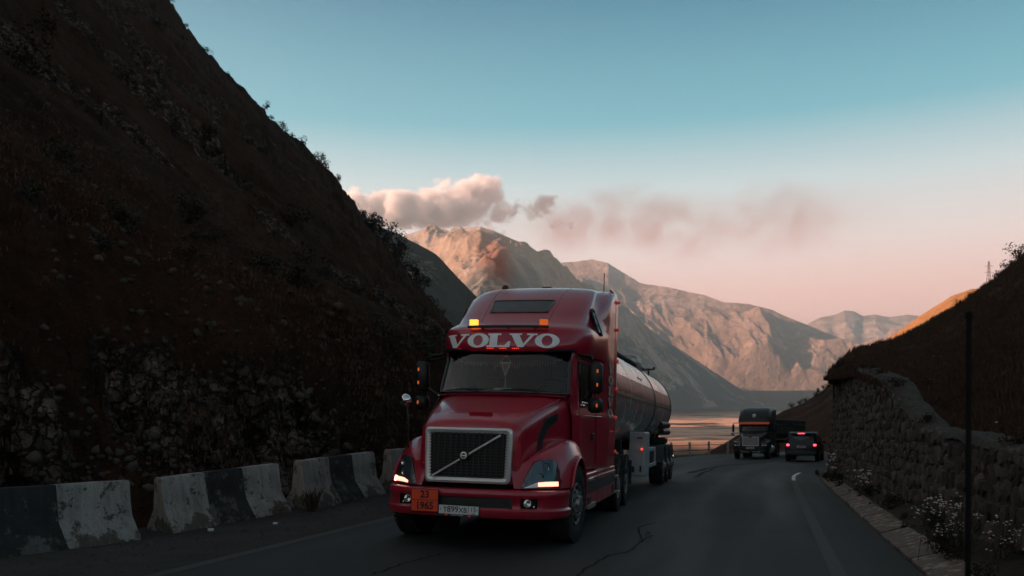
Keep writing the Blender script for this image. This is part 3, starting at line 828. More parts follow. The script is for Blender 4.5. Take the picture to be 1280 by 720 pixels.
# ================================================================ stone retaining wall and kerb
M_mortar = mat("wall_mortar", (.052, .040, .034), .95, spec=.15, col2=(.11, .084, .072), vscale=9, bump=1.0, bscale=30)
M_stones = [mat("rubble_stone", (.075, .053, .043), .9, spec=.2, col2=(.15, .11, .09), vscale=7, bump=.9, bscale=22, detail=9),
            mat("rubble_stone_grey", (.09, .074, .065), .9, spec=.2, col2=(.165, .138, .123), vscale=6, bump=.9, bscale=22, detail=9),
            mat("rubble_stone_dark", (.045, .033, .027), .9, spec=.2, col2=(.097, .07, .058), vscale=8, bump=.9, bscale=22, detail=9),
            mat("rubble_stone_tan", (.12, .084, .066), .9, spec=.2, col2=(.21, .15, .125), vscale=6, bump=.9, bscale=22, detail=9)]
M_coping = mat("gravel_coping", (.042, .035, .031), .95, spec=.1, col2=(.11, .092, .083), vscale=18, bump=1.0, bscale=45, detail=9)
WP = resample(WALL, 400)
_wd = np.concatenate([[0], np.cumsum(np.linalg.norm(np.diff(WP, axis=0), axis=1))])
_wn = np.stack([np.gradient(WP[:, 1]), -np.gradient(WP[:, 0])], 1); _wn /= np.linalg.norm(_wn, axis=1)[:, None]
def wall_at(s):
    x = np.interp(s, _wd, WP[:, 0]); y = np.interp(s, _wd, WP[:, 1])
    nx = np.interp(s, _wd, _wn[:, 0]); ny = np.interp(s, _wd, _wn[:, 1])
    return x, y, nx, ny                     # n points away from the road
def verge_z(X, Y):
    d = -sdist(X, Y, RIGHTS)
    return G(X, Y) + .13 + .22 * sstep(.3, 1.0, d) + .04 * fbm(X * 1.7, Y * 1.7, 4) * sstep(.3, .6, d)
wall = empty("stone_wall", (WP[0, 0], WP[0, 1], 0))
tag(wall, "rough rubble stone retaining wall holding back the grassy bank", "wall")
WO = Vector((WP[0, 0], WP[0, 1], 0))
def build_wall():
    ss = np.linspace(0, _wd[-1], 220)
    rings = []
    top = []
    for s_ in ss:
        x, y, nx, ny = wall_at(s_)
        zt = float(wall_top(y)); zb = float(G(x, y)) - .6
        lean = .10 * (zt - zb)
        zt += .05 * float(fbm(np.array(s_ * .8), np.array(3.3), 3))
        rings.append([(x, y, zb), (x + nx * lean * .4, y + ny * lean * .4, zb + .4 * (zt - zb)), (x + nx * lean, y + ny * lean, zt - .02), (x + nx * (lean + .5), y + ny * (lean + .5), zt - .04), (x + nx * .8, y + ny * .8, zb)])
        top.append((x + nx * lean, y + ny * lean, nx, ny, zt))
    m = MB(); m.loft([[Vector(p) - WO for p in r_] for r_ in rings], True, True, True)
    m.build("mortar_core", M_mortar, wall, False)
    # coping: rough cement cap, a strip with lumpy top
    V = []
    n = 9
    ss2 = np.linspace(0, _wd[-1], 500)
    tx = [np.interp(ss2, ss, [t[k] for t in top]) for k in range(5)]
    for k in range(len(ss2)):
        x, y, nx, ny, zt = (tx[j][k] for j in range(5))
        for j in range(n):
            q = j / (n - 1)
            o = -.03 + .56 * q
            zz = zt + .05 + .05 * float(math.sin(math.pi * min(1, max(0, q)))) - (.07 if j in (0, n - 1) else 0)
            V.append((x + nx * o - WO.x, y + ny * o - WO.y, zz))
    V = np.array(V)
    V[:, 2] += .09 * fbm(V[:, 0] * 2.6, V[:, 1] * 2.6, 5) + .02 * fbm(V[:, 0] * 21, V[:, 1] * 21, 3)
    np_obj("coping", V, gridF(len(ss2), n)[:, ::-1], M_coping, wall)
    # stones
    rs = random.Random(11)
    variants = []
    for k in range(14):
        nsd = rs.choice([5, 6, 6, 7, 8])
        outer = []; inner = []
        for j in range(nsd):
            a = 2 * math.pi * (j + rs.uniform(-.28, .28)) / nsd
            sq = 1 / max(abs(math.cos(a)), abs(math.sin(a))) ** .55
            r_ = .5 * sq * rs.uniform(.88, 1.06)
            outer.append((r_ * math.cos(a), .16, r_ * math.sin(a)))
            q = rs.uniform(.74, .9)
            inner.append((r_ * q * math.cos(a), -rs.uniform(.15, .38), r_ * q * math.sin(a)))
        mid = (rs.uniform(-.1, .1), -rs.uniform(.3, .5), rs.uniform(-.1, .1))
        vs = outer + inner + [mid]
        fs = [(j, (j + 1) % nsd, nsd + (j + 1) % nsd, nsd + j) for j in range(nsd)] + [(nsd + j, nsd + (j + 1) % nsd, 2 * nsd) for j in range(nsd)]
        variants.append((vs, fs))
    meshes = {}
    for k, (vs, fs) in enumerate(variants):
        for q in range(4):
            m = MB(); m.add(vs, fs); meshes[k, q] = m.mesh("stone", M_stones[q])
    items = []
    s_ = 4.0
    # courses by height, jittered into rubble
    zrow = -.35
    row = 0
    while zrow < 3.9:
        h = rs.uniform(.14, .27)
        s_ = 3.5 + rs.uniform(0, .3)
        while s_ < _wd[-1] - .5:
            w_ = rs.choice([rs.uniform(.13, .26), rs.uniform(.2, .4), rs.uniform(.3, .5)])
            if s_ > 24: w_ *= 1.15
            x, y, nx, ny = wall_at(s_ + w_ / 2)
            zt = float(wall_top(y)); zb = float(G(x, y)) - .1
            zc = zrow + h / 2 + rs.uniform(-.06, .06)
            if zb < zc < zt - .03:
                items.append((s_ + w_ / 2, zc, w_ * rs.uniform(.98, 1.12), h * rs.uniform(1.0, 1.25), rs.randrange(14), rs.choice([0, 0, 0, 1, 1, 2, 2, 3]), rs.uniform(-.5, .5), rs.uniform(.7, 1.7)))
            s_ += w_
        zrow += h; row += 1
    def place(it):
        s_, zc, w_, h, k, q, rot, dp = it
        x, y, nx, ny = (float(v) for v in wall_at(s_))
        zt = float(wall_top(y)); zb = float(G(x, y)) - .6
        ln = .10 * (zc - zb)
        U = Vector((-ny, nx, 0)); Nn = Vector((nx, ny, 0)); Z = Vector((0, 0, 1))
        U = Vector((ny, -nx, 0)) * 1.0
        M = Matrix(((U.x, Nn.x, 0), (U.y, Nn.y, 0), (U.z, Nn.z, 1)))
        return Vector((x + nx * ln, y + ny * ln, zc)), M, math.atan2(U.y, U.x)
    def vis(it):
        x, y, nx, ny = wall_at(it[0]); px = 640 + FPX * x / y
        return (px < 1300) and it[0] < 36
    seen = sorted([it for it in items if vis(it)], key=lambda it: -(it[2] * it[3]) / it[0] ** 2)
    near = seen[:298]; rest = [it for it in items if it not in set(near)]
    for it in near:
        p, M, az = place(it)
        o = bpy.data.objects.new("stone", meshes[it[4], it[5]])
        C.objects.link(o); o.parent = wall
        o.location = p - WO
        o.rotation_euler = (0, it[6], az)
        o.scale = (it[2], .105 * it[7], it[3])
    m = MB()
    for it in rest:
        p, M, az = place(it)
        c_, s2 = math.cos(it[6]), math.sin(it[6])
        vs, fs = variants[it[4]]
        m.mi = it[5]
        Rz = Matrix.Rotation(az, 3, 'Z') @ Matrix.Rotation(it[6], 3, 'Y')
        m.add([p - WO + Rz @ Vector((v[0] * it[2], v[1] * .105 * it[7], v[2] * it[3])) for v in vs], fs)
    tag(m.build("far_stonework", M_stones, wall, fix=False), kind='stuff')
build_wall()

# kerb: a bed with sloped stone blocks
M_kerb = concrete("kerb_concrete", (.36, .27, .23), (.48, .375, .32), (.17, .13, .105))
KP = resample(RIGHTS[(RIGHTS[:, 1] > 3) & (RIGHTS[:, 1] < 44)], 300)
_kd = np.concatenate([[0], np.cumsum(np.linalg.norm(np.diff(KP, axis=0), axis=1))])
_kn = np.stack([np.gradient(KP[:, 1]), -np.gradient(KP[:, 0])], 1); _kn /= np.linalg.norm(_kn, axis=1)[:, None]
def kerb_pt(s, off, dz):
    x = float(np.interp(s, _kd, KP[:, 0])); y = float(np.interp(s, _kd, KP[:, 1])); nx = float(np.interp(s, _kd, _kn[:, 0])); ny = float(np.interp(s, _kd, _kn[:, 1]))
    return Vector((x + nx * off, y + ny * off, float(G(x, y)) + dz))
km = MB()
km.loft([[kerb_pt(s_, -.02, -.15), kerb_pt(s_, -.02, .02), kerb_pt(s_, .40, .13), kerb_pt(s_, .40, -.15)] for s_ in np.linspace(0, _kd[-1], 120)], True, True, True)
kerb = km.build("kerb", M_mortar)
tag(kerb, "pale sloped kerb of concrete blocks at the foot of the wall", "kerb", kind='structure')
s_ = 0.0
rk = random.Random(4)
while s_ < _kd[-1] - 1.2:
    ln = rk.uniform(.85, 1.05); g = .02
    prof = [(-.035, .005), (-.03, .045), (.02, .065), (.36, .165), (.40, .15), (.40, .10), (.0, .0)]
    jz = rk.uniform(-.008, .012); jo = rk.uniform(-.012, .012)
    rings = []
    for k in range(5):
        t = s_ + g + (ln - 2 * g) * k / 4
        e = .012 if k in (0, 4) else 0
        rings.append([kerb_pt(t, o_ + jo + rk.uniform(-.006, .006) + (e if o_ < 0 else 0), z_ + jz - e * (z_ > .05)) for (o_, z_) in prof])
    m = MB(); m.loft(rings, True, True, True)
    m.build("kerb_stone", M_kerb, kerb, True, 30)
    s_ += ln
# verge between kerb and wall
KB = offset(resample(RIGHTS[(RIGHTS[:, 1] > -10) & (RIGHTS[:, 1] < 44)], 260), .38)
KW = resample(np.concatenate([[(-1.2, -12)], WALL]), 260); KW = offset(KW, .12)
strip("soil_verge", KB, KW, 300, 12, M_soil, 0, zf=verge_z, label="narrow strip of dry soil between the kerb and the wall", cat="verge")

# ================================================================ vehicle materials
def paint(name, c, c2=None, rough=.32, dirt=(.16, .12, .10), coat=.8, dirt_amt=.35):
    m = bpy.data.materials.new(name)
    N, L, b = nodes(m)
    t = N.new("ShaderNodeTexCoord"); vec = t.outputs["Object"]
    n = tnoise(N, L, vec, 2.5, 8, .7); n2 = tnoise(N, L, vec, 60, 3, .6)
    sx = N.new("ShaderNodeSeparateXYZ"); L.new(vec, sx.inputs[0])
    low = mth(N, L, 'MULTIPLY', mth(N, L, 'SUBTRACT', 1.15, sx.outputs[2]), .75, clamp=True)
    k = mth(N, L, 'MULTIPLY', mth(N, L, 'ADD', low, .012), mth(N, L, 'MULTIPLY', mth(N, L, 'SUBTRACT', n.outputs["Fac"], .3, clamp=True), 3.0), clamp=True)
    k = mth(N, L, 'MULTIPLY', k, dirt_amt)
    col = mixc(N, L, k, c, dirt)
    L.new(col, b.inputs["Base Color"])
    rr = mth(N, L, 'ADD', mth(N, L, 'MULTIPLY', n.outputs["Fac"], .10), mth(N, L, 'ADD', mth(N, L, 'MULTIPLY', k, .6), rough - .05))
    L.new(rr, b.inputs["Roughness"])
    cw = mth(N, L, 'MULTIPLY', mth(N, L, 'SUBTRACT', 1, k), coat)
    L.new(cw, b.inputs["Coat Weight"]); b.inputs["Coat Roughness"].default_value = .05
    bumpn(N, L, b, n2.outputs["Fac"], .04, .002)
    return m
M_red = paint("red_paint", (.38, .005, .027), dirt_amt=.55, rough=.30, coat=.5, dirt=(.085, .062, .05))
M_redside = M_red
M_chrome = mat("chrome", (.78, .77, .76), .10, 1.0, rvar=.06, vscale=5)
M_trimc = mat("bright_trim", (.74, .72, .70), .30, .45)
M_alu = mat("brushed_aluminium", (.55, .55, .55), .35, 1.0, rvar=.12, vscale=7)
M_black = mat("black_plastic", (.012, .012, .013), .5, spec=.4, var=.25, vscale=10)
M_gblack = mat("gloss_black", (.008, .008, .009), .15, coat=.5)
M_rubber = mat("tyre_rubber", (.016, .016, .017), .85, spec=.25, col2=(.040, .037, .035), vscale=6, bump=.3, bscale=60)
M_rim = mat("wheel_rim", (.33, .32, .32), .45, .7, col2=(.16, .14, .13), vscale=7, rvar=.12)
M_grille = mat("grille_black", (.034, .032, .033), .45, spec=.5)
M_darkin = mat("cab_interior", (.018, .018, .020), .9, spec=.1)
M_dash = mat("dashboard", (.028, .027, .028), .8, spec=.2)
M_amber = mat("amber_lens_lit", (.9, .25, .03), .3, emit=(1.0, .26, .03), estr=1.09)
M_amberd = mat("amber_lens", (.55, .10, .02), .25, emit=(1.0, .18, .03), estr=0.15, coat=.5)
M_redled = mat("red_led", (.7, .05, .03), .3, emit=(1.0, .08, .04), estr=0.48)
M_redm = mat("red_marker", (.35, .03, .02), .25, coat=.6, emit=(1, .06, .03), estr=0.07)
M_turn = mat("lit_lamp", (1, .6, .5), .3, emit=(1.0, .30, .20), estr=1.02)
M_turn2 = mat("lit_lamp_bright", (1, .8, .7), .3, emit=(1.0, .55, .42), estr=1.50)
M_white = mat("white_decal", (.82, .84, .85), .45, spec=.4, var=.06, vscale=20)
M_grey_decal = mat("faded_decal", (.48, .44, .44), .6, var=.2, vscale=25)
M_orange = mat("orange_plate", (.78, .065, .018), .45, spec=.4, var=.06, vscale=15)
M_ink = mat("black_ink", (.012, .012, .012), .5)
M_plate = mat("white_plate", (.62, .61, .60), .5, var=.12, vscale=18)
M_blue = mat("blue_plate_frame", (.012, .016, .035), .45)
M_lightbar = mat("light_bar", (.05, .03, .025), .6)
M_dgrey = mat("dark_grey_trim", (.035, .036, .038), .6, var=.2, vscale=6)
M_step = mat("step_tread", (.45, .45, .45), .4, .9, rvar=.15, vscale=12)

def glass_mat(name, tint, mixv, rough=.03):
    m = bpy.data.materials.new(name)
    m.use_nodes = True
    N, L = m.node_tree.nodes, m.node_tree.links
    N.clear()
    o = N.new("ShaderNodeOutputMaterial"); mx = N.new("ShaderNodeMixShader")
    tr = N.new("ShaderNodeBsdfTransparent"); tr.inputs[0].default_value = (*tint, 1)
    gl = N.new("ShaderNodeBsdfGlossy"); gl.inputs["Roughness"].default_value = rough; gl.inputs["Color"].default_value = (.9, .9, .9, 1)
    fr = N.new("ShaderNodeFresnel"); fr.inputs["IOR"].default_value = mixv
    L.new(fr.outputs[0], mx.inputs[0]); L.new(tr.outputs[0], mx.inputs[1]); L.new(gl.outputs[0], mx.inputs[2]); L.new(mx.outputs[0], o.inputs[0])
    return m
M_glass = glass_mat("windscreen_glass", (.75, .79, .79), 1.8)
M_lens = glass_mat("lamp_lens", (.85, .88, .9), 1.5)
M_dglass = mat("dark_glass", (.008, .010, .012), .08, spec=.5, coat=.15)

# ---- lettering
def glyph(ch):
    if ch == 'V':
        return [[(0, .88), (.88, .88), (.88, 1), (0, 1)], [(1.22, .88), (1.95, .88), (1.95, 1), (1.22, 1)], [(.13, .88), (.64, 0), (1.02, 0), (1.03, .25), (.70, .88)], [(1.02, 0), (1.72, .88), (1.48, .88), (1.03, .25)]], None, 1.95
    if ch == 'L':
        return [[(0, 0), (1.28, 0), (1.28, .13), (0, .13)], [(.2, .13), (.76, .13), (.76, .87), (.2, .87)], [(.05, .87), (1.0, .87), (1.0, 1), (.05, 1)], [(1.28, 0), (1.68, 0), (1.72, .42), (1.55, .42), (1.28, .13)]], None, 1.72
    n = 36
    o = [(.82 + .82 * math.cos(2 * math.pi * k / n), .5 + .53 * math.sin(2 * math.pi * k / n)) for k in range(n)]
    i = [(.82 + .36 * math.cos(2 * math.pi * k / n), .5 + .38 * math.sin(2 * math.pi * k / n)) for k in range(n)]
    return o, i, 1.64
def letter_mesh(ch, name, mat_, fmap, cuts=5):
    """flat letter pushed through fmap(u, v) -> point"""
    o, i, w_ = glyph(ch)
    bm = bmesh.new()
    if i is None:
        for q in o: bm.faces.new([bm.verts.new((p[0], p[1], 0)) for p in q])
        bmesh.ops.remove_doubles(bm, verts=bm.verts[:], dist=1e-5)
    else:
        a = [bm.verts.new((p[0], p[1], 0)) for p in o]; b = [bm.verts.new((p[0], p[1], 0)) for p in i]
        n = len(a)
        for k in range(n):
            bm.faces.new((a[k], a[(k + 1) % n], b[(k + 1) % n], b[k]))
    bmesh.ops.triangulate(bm, faces=bm.faces[:])
    bmesh.ops.subdivide_edges(bm, edges=bm.edges[:], cuts=cuts, use_grid_fill=True)
    bmesh.ops.triangulate(bm, faces=bm.faces[:])
    for v in bm.verts:
        v.co = fmap(v.co.x, v.co.y)
    me = bpy.data.meshes.new(name)
    bm.to_mesh(me); bm.free()
    me.materials.append(mat_)
    return me, w_
def text_mesh(s, name, size, mat_, parent, loc, rot, align='CENTER', sx=1.0, bold=0.0):
    cu = bpy.data.curves.new(name, 'FONT')
    cu.body = s; cu.size = size; cu.align_x = align; cu.align_y = 'CENTER'; cu.extrude = .0015; cu.resolution_u = 3; cu.offset = bold
    to = bpy.data.objects.new(name, cu); C.objects.link(to)
    bpy.context.view_layer.update()
    me = bpy.data.meshes.new_from_object(to.evaluated_get(bpy.context.evaluated_depsgraph_get()))
    C.objects.unlink(to); bpy.data.objects.remove(to); bpy.data.curves.remove(cu)
    me.materials.clear(); me.materials.append(mat_)
    o = bpy.data.objects.new(name, me); C.objects.link(o)
    o.parent = parent; o.location = loc; o.rotation_euler = rot; o.scale = (sx, 1, 1)
    return o
def child_mesh(name, me, parent, loc=(0, 0, 0)):
    o = bpy.data.objects.new(name, me); C.objects.link(o); o.parent = parent; o.location = loc
    return o

# ---- wheels (axis along x, outer face toward +x)
def tyre_mb(rad, wid, rimr, tread=True):
    m = MB()
    h = wid / 2
    prof = [(-h * .80, rimr), (-h, rimr + .05), (-h * 1.03, (rad + rimr) / 2), (-h * .93, rad - .03), (-h * .78, rad)]
    for g in (-.5, -.17, .17, .5):
        prof += [(h * (g - .035), rad), (h * (g - .03), rad - .014), (h * (g + .03), rad - .014), (h * (g + .035), rad)]
    prof += [(h * .78, rad), (h * .93, rad - .03), (h * 1.03, (rad + rimr) / 2), (h, rimr + .05), (h * .80, rimr)]
    m.lathe(prof, n=40)
    # shoulder lugs
    for k in range(44):
        a = 2 * math.pi * k / 44
        Mx = Matrix.Rotation(a, 3, 'X')
        for sg in (-1, 1):
            m.box(Mx @ Vector((sg * h * .9, 0, rad - .012)), (h * .2, .045, .03), 0, Mx)
    return m
def rim_mb(rimr, wid, steer, mats):
    m = MB(); h = wid / 2
    m.mi = 0
    if steer:
        prof = [(h * .82, rimr + .005), (h * .95, rimr - .005), (h * .9, rimr - .03), (h * .72, rimr - .045), (h * .72, rimr * .80), (h * .98, rimr * .62), (h * 1.02, rimr * .52), (h * .98, rimr * .46), (h * 1.12, rimr * .40), (h * 1.3, rimr * .36), (h * 1.36, rimr * .22), (h * 1.38, .001)]
    else:
        prof = [(h * .82, rimr + .005), (h * .95, rimr - .005), (h * .88, rimr - .03), (h * .3, rimr - .05), (h * .1, rimr * .78), (-.02, rimr * .60), (-.02, rimr * .50), (h * .55, rimr * .44), (h * .95, rimr * .38), (h * 1.0, rimr * .2), (h * 1.0, .001)]
    m.lathe(prof, n=36)
    m.lathe([(-h * .8, rimr + .003), (-h * .2, rimr * .7), (-h * .2, .001)], n=30)
    xh = h * .86 if steer else .045
    for k in range(10):
        a = 2 * math.pi * k / 10
        m.mi = 1
        m.lathe([(xh + .012, .001), (xh + .012, .028), (xh - .03, .030)], (0, rimr * .72 * math.cos(a), rimr * .72 * math.sin(a)), n=10)
        m.mi = 0
        xb = h * 1.0 if steer else .0
        m.lathe([(xb + .035, .001), (xb + .035, .014), (xb - .02, .016)], (0, rimr * .55 * math.cos(a + .3), rimr * .55 * math.sin(a + .3)), n=6)
    return m
_wc = {}
def wheel(parent, x, y, z, rad, wid, rimr, side, steer=False, name="wheel", yaw=0, rim_mat=None):
    key = (rad, wid, rimr, steer, rim_mat)
    if key not in _wc:
        _wc[key] = (tyre_mb(rad, wid, rimr).mesh("tyre", M_rubber, True, 40), rim_mb(rimr, wid, steer, None).mesh("rim", [rim_mat or M_rim, M_black], True, 40))
    t, r_ = _wc[key]
    o = child_mesh(name, t, parent, (x, y, z))
    o.rotation_euler = (rng.uniform(0, 6), 0, (0 if side > 0 else math.pi) + yaw)
    child_mesh("rim", r_, o)
    return o

# ================================================================ the red lorry
def sup(v, n): return (1 - (1 - min(1, v) ** n) ** (1 / n))
RZ = [2.64, 2.68, 2.78, 2.88, 2.96, 3.0, 3.03, 3.06, 3.12, 3.3, 3.53, 3.7, 3.82, 3.9, 3.95, 3.975]
RY0 = [1.94, 1.915, 1.94, 1.98, 2.02, 2.06, 2.12, 2.22, 2.37, 2.66, 3.05, 3.40, 3.76, 4.12, 4.45, 4.75]
RW = [1.12, 1.13, 1.15, 1.155, 1.15, 1.145, 1.135, 1.12, 1.03, 1.02, 1.02, 1.0, .97, .92, .84, .72]
RWR = [1.215, 1.22, 1.22, 1.22, 1.22, 1.22, 1.22, 1.22, 1.22, 1.22, 1.22, 1.22, 1.215, 1.21, 1.18, 1.08]
RD = [.95, .95, .95, .93, .9, .9, .88, .84, .72, .66, .6, .55, .5, .42, .32, .2]
RN = 2.6
def roof_y(x, z):
    w_ = np.interp(z, RZ, RW); d = np.interp(z, RZ, RD)
    return float(np.interp(z, RZ, RY0) + d * sup(abs(x) / w_, RN))

def red_lorry():
    root = empty("lorry_tractor", (OX, OY, float(G(OX, OY)) + .0), (0, ROLL, R(-YAW)))
    tag(root, "big red long-nosed lorry tractor with white lettering over its windscreen", "lorry")
    P = root
    # ---------------- chassis
    m = MB()
    for sx in (-.42, .42): m.box((sx, 4.6, .92), (.09, 7.6, .26), .01)
    m.box((0, 1.3, .58), (1.6, .14, .16), .02)
    for yy in (6.25, 7.6): m.box((0, yy, .52), (1.7, .16, .18), .03)
    m.box((0, 3.6, .72), (1.9, 2.6, .35), .03); m.box((0, 1.1, .95), (1.0, 1.5, .5), .05)
    m.box((0, 5.5, .80), (1.0, .5, .5), .05)
    m.build("chassis", M_black, P)
    m = MB(); m.box((0, 6.9, 1.18), (.95, 1.1, .10), .02); m.box((0, 6.4, 1.14), (.5, .5, .12), .02)
    m.build("fifth_wheel", M_black, P)
    # ---------------- hood
    st = [(.175, .60, .60, 1.50, .82), (.20, .66, .64, 1.56, .82), (.28, .68, .67, 1.60, .82), (.6, .74, .73, 1.70, .9), (1.0, .82, .80, 1.81, 1.0), (1.4, .89, .87, 1.91, 1.0), (1.75, .955, .93, 1.985, 1.0), (1.92, .985, .95, 2.01, 1.0), (2.15, 1.0, .96, 2.02, 1.0)]
    rings = []
    for (y, wb, wt, zt, zb) in st:
        ring = []
        n = 13
        for j in range(5): ring.append((-wb + (wb - wt) * .3 * j / 5, y + .04 * (1 if j else 0) * 0, zb + (zt - .17 - zb) * j / 5))
        for j in range(n):
            a = math.pi * j / (n - 1)
            ca = math.cos(math.pi - a); sa = math.sin(a)
            e = 2 / 4.5
            x = wt * math.copysign(abs(ca) ** e, ca)
            z = zt - .17 + .17 * sa ** e + .035 * (1 - (x / wt) ** 2)
            yy = y - .28 * (1 - (x / wt) ** 2) * (1 if y > 1.7 else 0) * min(1, (y - 1.7) / .2)
            ring.append((x, yy, z))
        for j in range(4, -1, -1): ring.append((wb - (wb - wt) * .3 * j / 5, y, zb + (zt - .17 - zb) * j / 5))
        rings.append(ring)
    m = MB(); m.loft(rings, False)
    m.add(rings[0], [tuple(range(len(rings[0])))])
    hood = m.build("hood", M_red, P, True, 42)
    # raised tray mark on the hood and seam lines
    m = MB()
    m.loft([[(-.10, .46, 1.685), (.22, .46, 1.685), (.14, .56, 1.715), (-.06, .56, 1.715)], [(-.10, .44, 1.72), (.20, .44, 1.72), (.13, .62, 1.765), (-.06, .62, 1.765)]], True, False, True)
    m.build("hood_scoop", M_red, hood, True, 30)
    m = MB()
    m.tube([(.57, .12, 1.565), (.66, .5, 1.675), (.76, 1.0, 1.80), (.86, 1.5, 1.92), (.90, 1.8, 1.985)], .006, 4); m.build("hood_seam", M_gblack, hood); m = MB()
    m.tube([(-.57, .12, 1.565), (-.66, .5, 1.675), (-.76, 1.0, 1.80), (-.86, 1.5, 1.92), (-.90, 1.8, 1.985)], .006, 4)
    m.build("hood_seam", M_gblack, hood)
    for sg in (-1, 1):
        # black side intake on the flank of the hood
        m = MB()
        poly = [(.66, 1.22), (.80, 1.20), (.86, 1.45), (1.06, 1.60), (1.36, 1.70), (1.36, 1.80), (.98, 1.72), (.74, 1.52)]
        def hx(y): return np.interp(y, [q[0] for q in st], [q[1] for q in st])
        m.add([(sg * (hx(y) + .012), y, z - .06) for y, z in poly] + [(sg * (hx(y) - .05), y, z - .06) for y, z in poly],
              [tuple(range(8)), (0, 1, 9, 8), (1, 2, 10, 9), (2, 3, 11, 10), (3, 4, 12, 11), (4, 5, 13, 12), (5, 6, 14, 13), (6, 7, 15, 14), (7, 0, 8, 15)])
        m.build("side_intake", M_black, hood)
    # ---------------- grille
    def rr_poly(w_, h, r_, n=6):
        pts = []
        for (cx, cz, a0) in ((w_ - r_, h - r_, 0), (-w_ + r_, h - r_, 90), (-w_ + r_, -h + r_, 180), (w_ - r_, -h + r_, 270)):
            for k in range(n + 1):
                a = R(a0 + 90 * k / n); pts.append((cx + r_ * math.cos(a), cz + r_ * math.sin(a)))
        return pts
    gz = 1.17; gh = .345; gw = .56
    def gp_(p, y): return Vector((p[0] * (1.0 + .02 * (p[1] / gh)), y + .03 * (p[0] / gw) ** 2 + .05 * (p[1] + gh) / (2 * gh) * .6, gz + p[1]))
    o_ = rr_poly(gw, gh, .06); i_ = rr_poly(gw - .075, gh - .066, .035); md = rr_poly(gw - .03, gh - .027, .05)
    m = MB()
    m.loft([[gp_(p, .10) for p in o_], [gp_(p, .045) for p in o_], [gp_(p, .025) for p in md], [gp_(p, .05) for p in i_], [gp_(p, .13) for p in i_]], True)
    gf = m.build("grille_frame", M_trimc, P, True, 50)
    m = MB()
    m.add([gp_(p, .085) for p in i_], [tuple(range(len(i_)))])
    m.build("grille_back", M_ink, gf)
    m = MB()
    for k in range(15):
        z = -gh + .06 + (2 * gh - .12) * (k + .5) / 15
        a = gp_((-gw + .06, z), .062); b = gp_((0, z), .062); c2 = gp_((gw - .06, z), .062)
        m.box((a + b) / 2, ((b - a).length, .030, .010)); m.box((b + c2) / 2, ((c2 - b).length, .030, .010))
    for k in range(13):
        x = -gw + .07 + (2 * gw - .14) * (k + .5) / 13
        a = gp_((x, 0), .068)
        m.box(a, (.010, .022, 2 * gh - .12))
    m.build("grille_mesh", M_grille, gf)
    m = MB()
    a = gp_((-gw + .10, -gh + .075), .030); b = gp_((gw - .14, gh - .085), .030)
    d = (b - a).normalized()
    m.box((a + b) / 2, ((b - a).length, .03, .026), .008, d.to_track_quat('X', 'Z').to_matrix())
    m.build("diagonal_bar", M_trimc, gf, True, 40)
    e = gp_((-.03, -.002), .0)
    m = MB(); m.box(e + Vector((0, .015, 0)), (.115, .03, .115), .012)
    em = m.build("emblem", M_gblack, gf)
    m = MB(); m.lathe([(-.006, .046), (-.010, .040), (-.010, .032), (-.006, .028)], e, 'y', 28)
    m.box(e + Vector((0, -.008, 0)), (.07, .006, .020))
    m.build("emblem_ring", M_trimc, em, True, 40)
    # ---------------- bumper
    BU = [(0, 0), (.3, .003), (.57, .02), (.70, .045), (.80, .075), (.90, .12), (.99, .18), (1.07, .26), (1.13, .36), (1.175, .48), (1.195, .62), (1.20, .72)]
    BV = [(.40, .05), (.405, .012), (.44, -.015), (.50, -.020), (.525, .010), (.53, .012), (.655, .008), (.665, .0), (.69, -.008), (.715, -.004), (.745, .012), (.76, .06)]
    full = [(-x, y) for x, y in BU[::-1]] + BU[1:]
    def bpt(x, y, dz, dy):
        # push along outward normal approx
        sgn = math.copysign(1, x) if abs(x) > 1e-6 else 0
        k = min(1, max(0, (y - .02) / .4))
        return Vector((x - sgn * dy * k * 1.0, y + dy * (1 - .7 * k), dz))
    m = MB()
    grid_ = [[bpt(x, y, z, dy) for (x, y) in full] for (z, dy) in BV]
    nn = len(full)
    vs = [p for r_ in grid_ for p in r_]; fs = []
    for i in range(len(BV) - 1):
        for j in range(nn - 1):
            xm = (full[j][0] + full[j + 1][0]) / 2; zm = (BV[i][0] + BV[i + 1][0]) / 2
            if abs(xm) < .57 and .53 < zm < .655: continue
            if .70 < abs(xm) < .90 and .53 < zm < .655: continue
            fs.append((i * nn + j, i * nn + j + 1, (i + 1) * nn + j + 1, (i + 1) * nn + j))
    m.add(vs, fs)
    bump_ = m.build("bumper", M_red, P, True, 38)
    m = MB(); m.box((0, .13, .595), (1.2, .2, .16)); m.build("air_slot", M_ink, bump_)
    m = MB()
    for k in range(3): m.box((0, .055, .56 + .035 * k), (1.12, .02, .006))
    m.build("slot_bars", M_grille, bump_)
    m = MB(); m.box((.47, .05, .60), (.07, .03, .10), .01); m.build("slot_block", M_black, bump_)
    for sg in (-1, 1):
        m = MB()
        m.add([(sg * x, y + .10, z) for x, y, z in ((.69, .04, .53), (.90, .12, .53), (.92, .13, .66), (.69, .04, .66))] + [(sg * x, y + .01, z) for x, y, z in ((.69, .045, .528), (.905, .125, .528), (.905, .125, .657), (.69, .045, .657))],
              [(0, 1, 2, 3), (0, 1, 5, 4), (1, 2, 6, 5), (2, 3, 7, 6), (3, 0, 4, 7)])
        fp = m.build("fog_lamp", M_black, bump_)
        m = MB()
        c0 = Vector((sg * .78, .10, .60))
        m.lathe([(.03, .001), (.02, .03), (-.015, .042), (-.02, .047), (-.012, .048), (.03, .04)], c0, 'y', 20)
        m.lathe([(.0, .001), (-.01, .010), (.0, .016)], c0 + Vector((sg * .07, .03, -.045)), 'y', 10)
        m.build("reflector", M_chrome, fp, True)
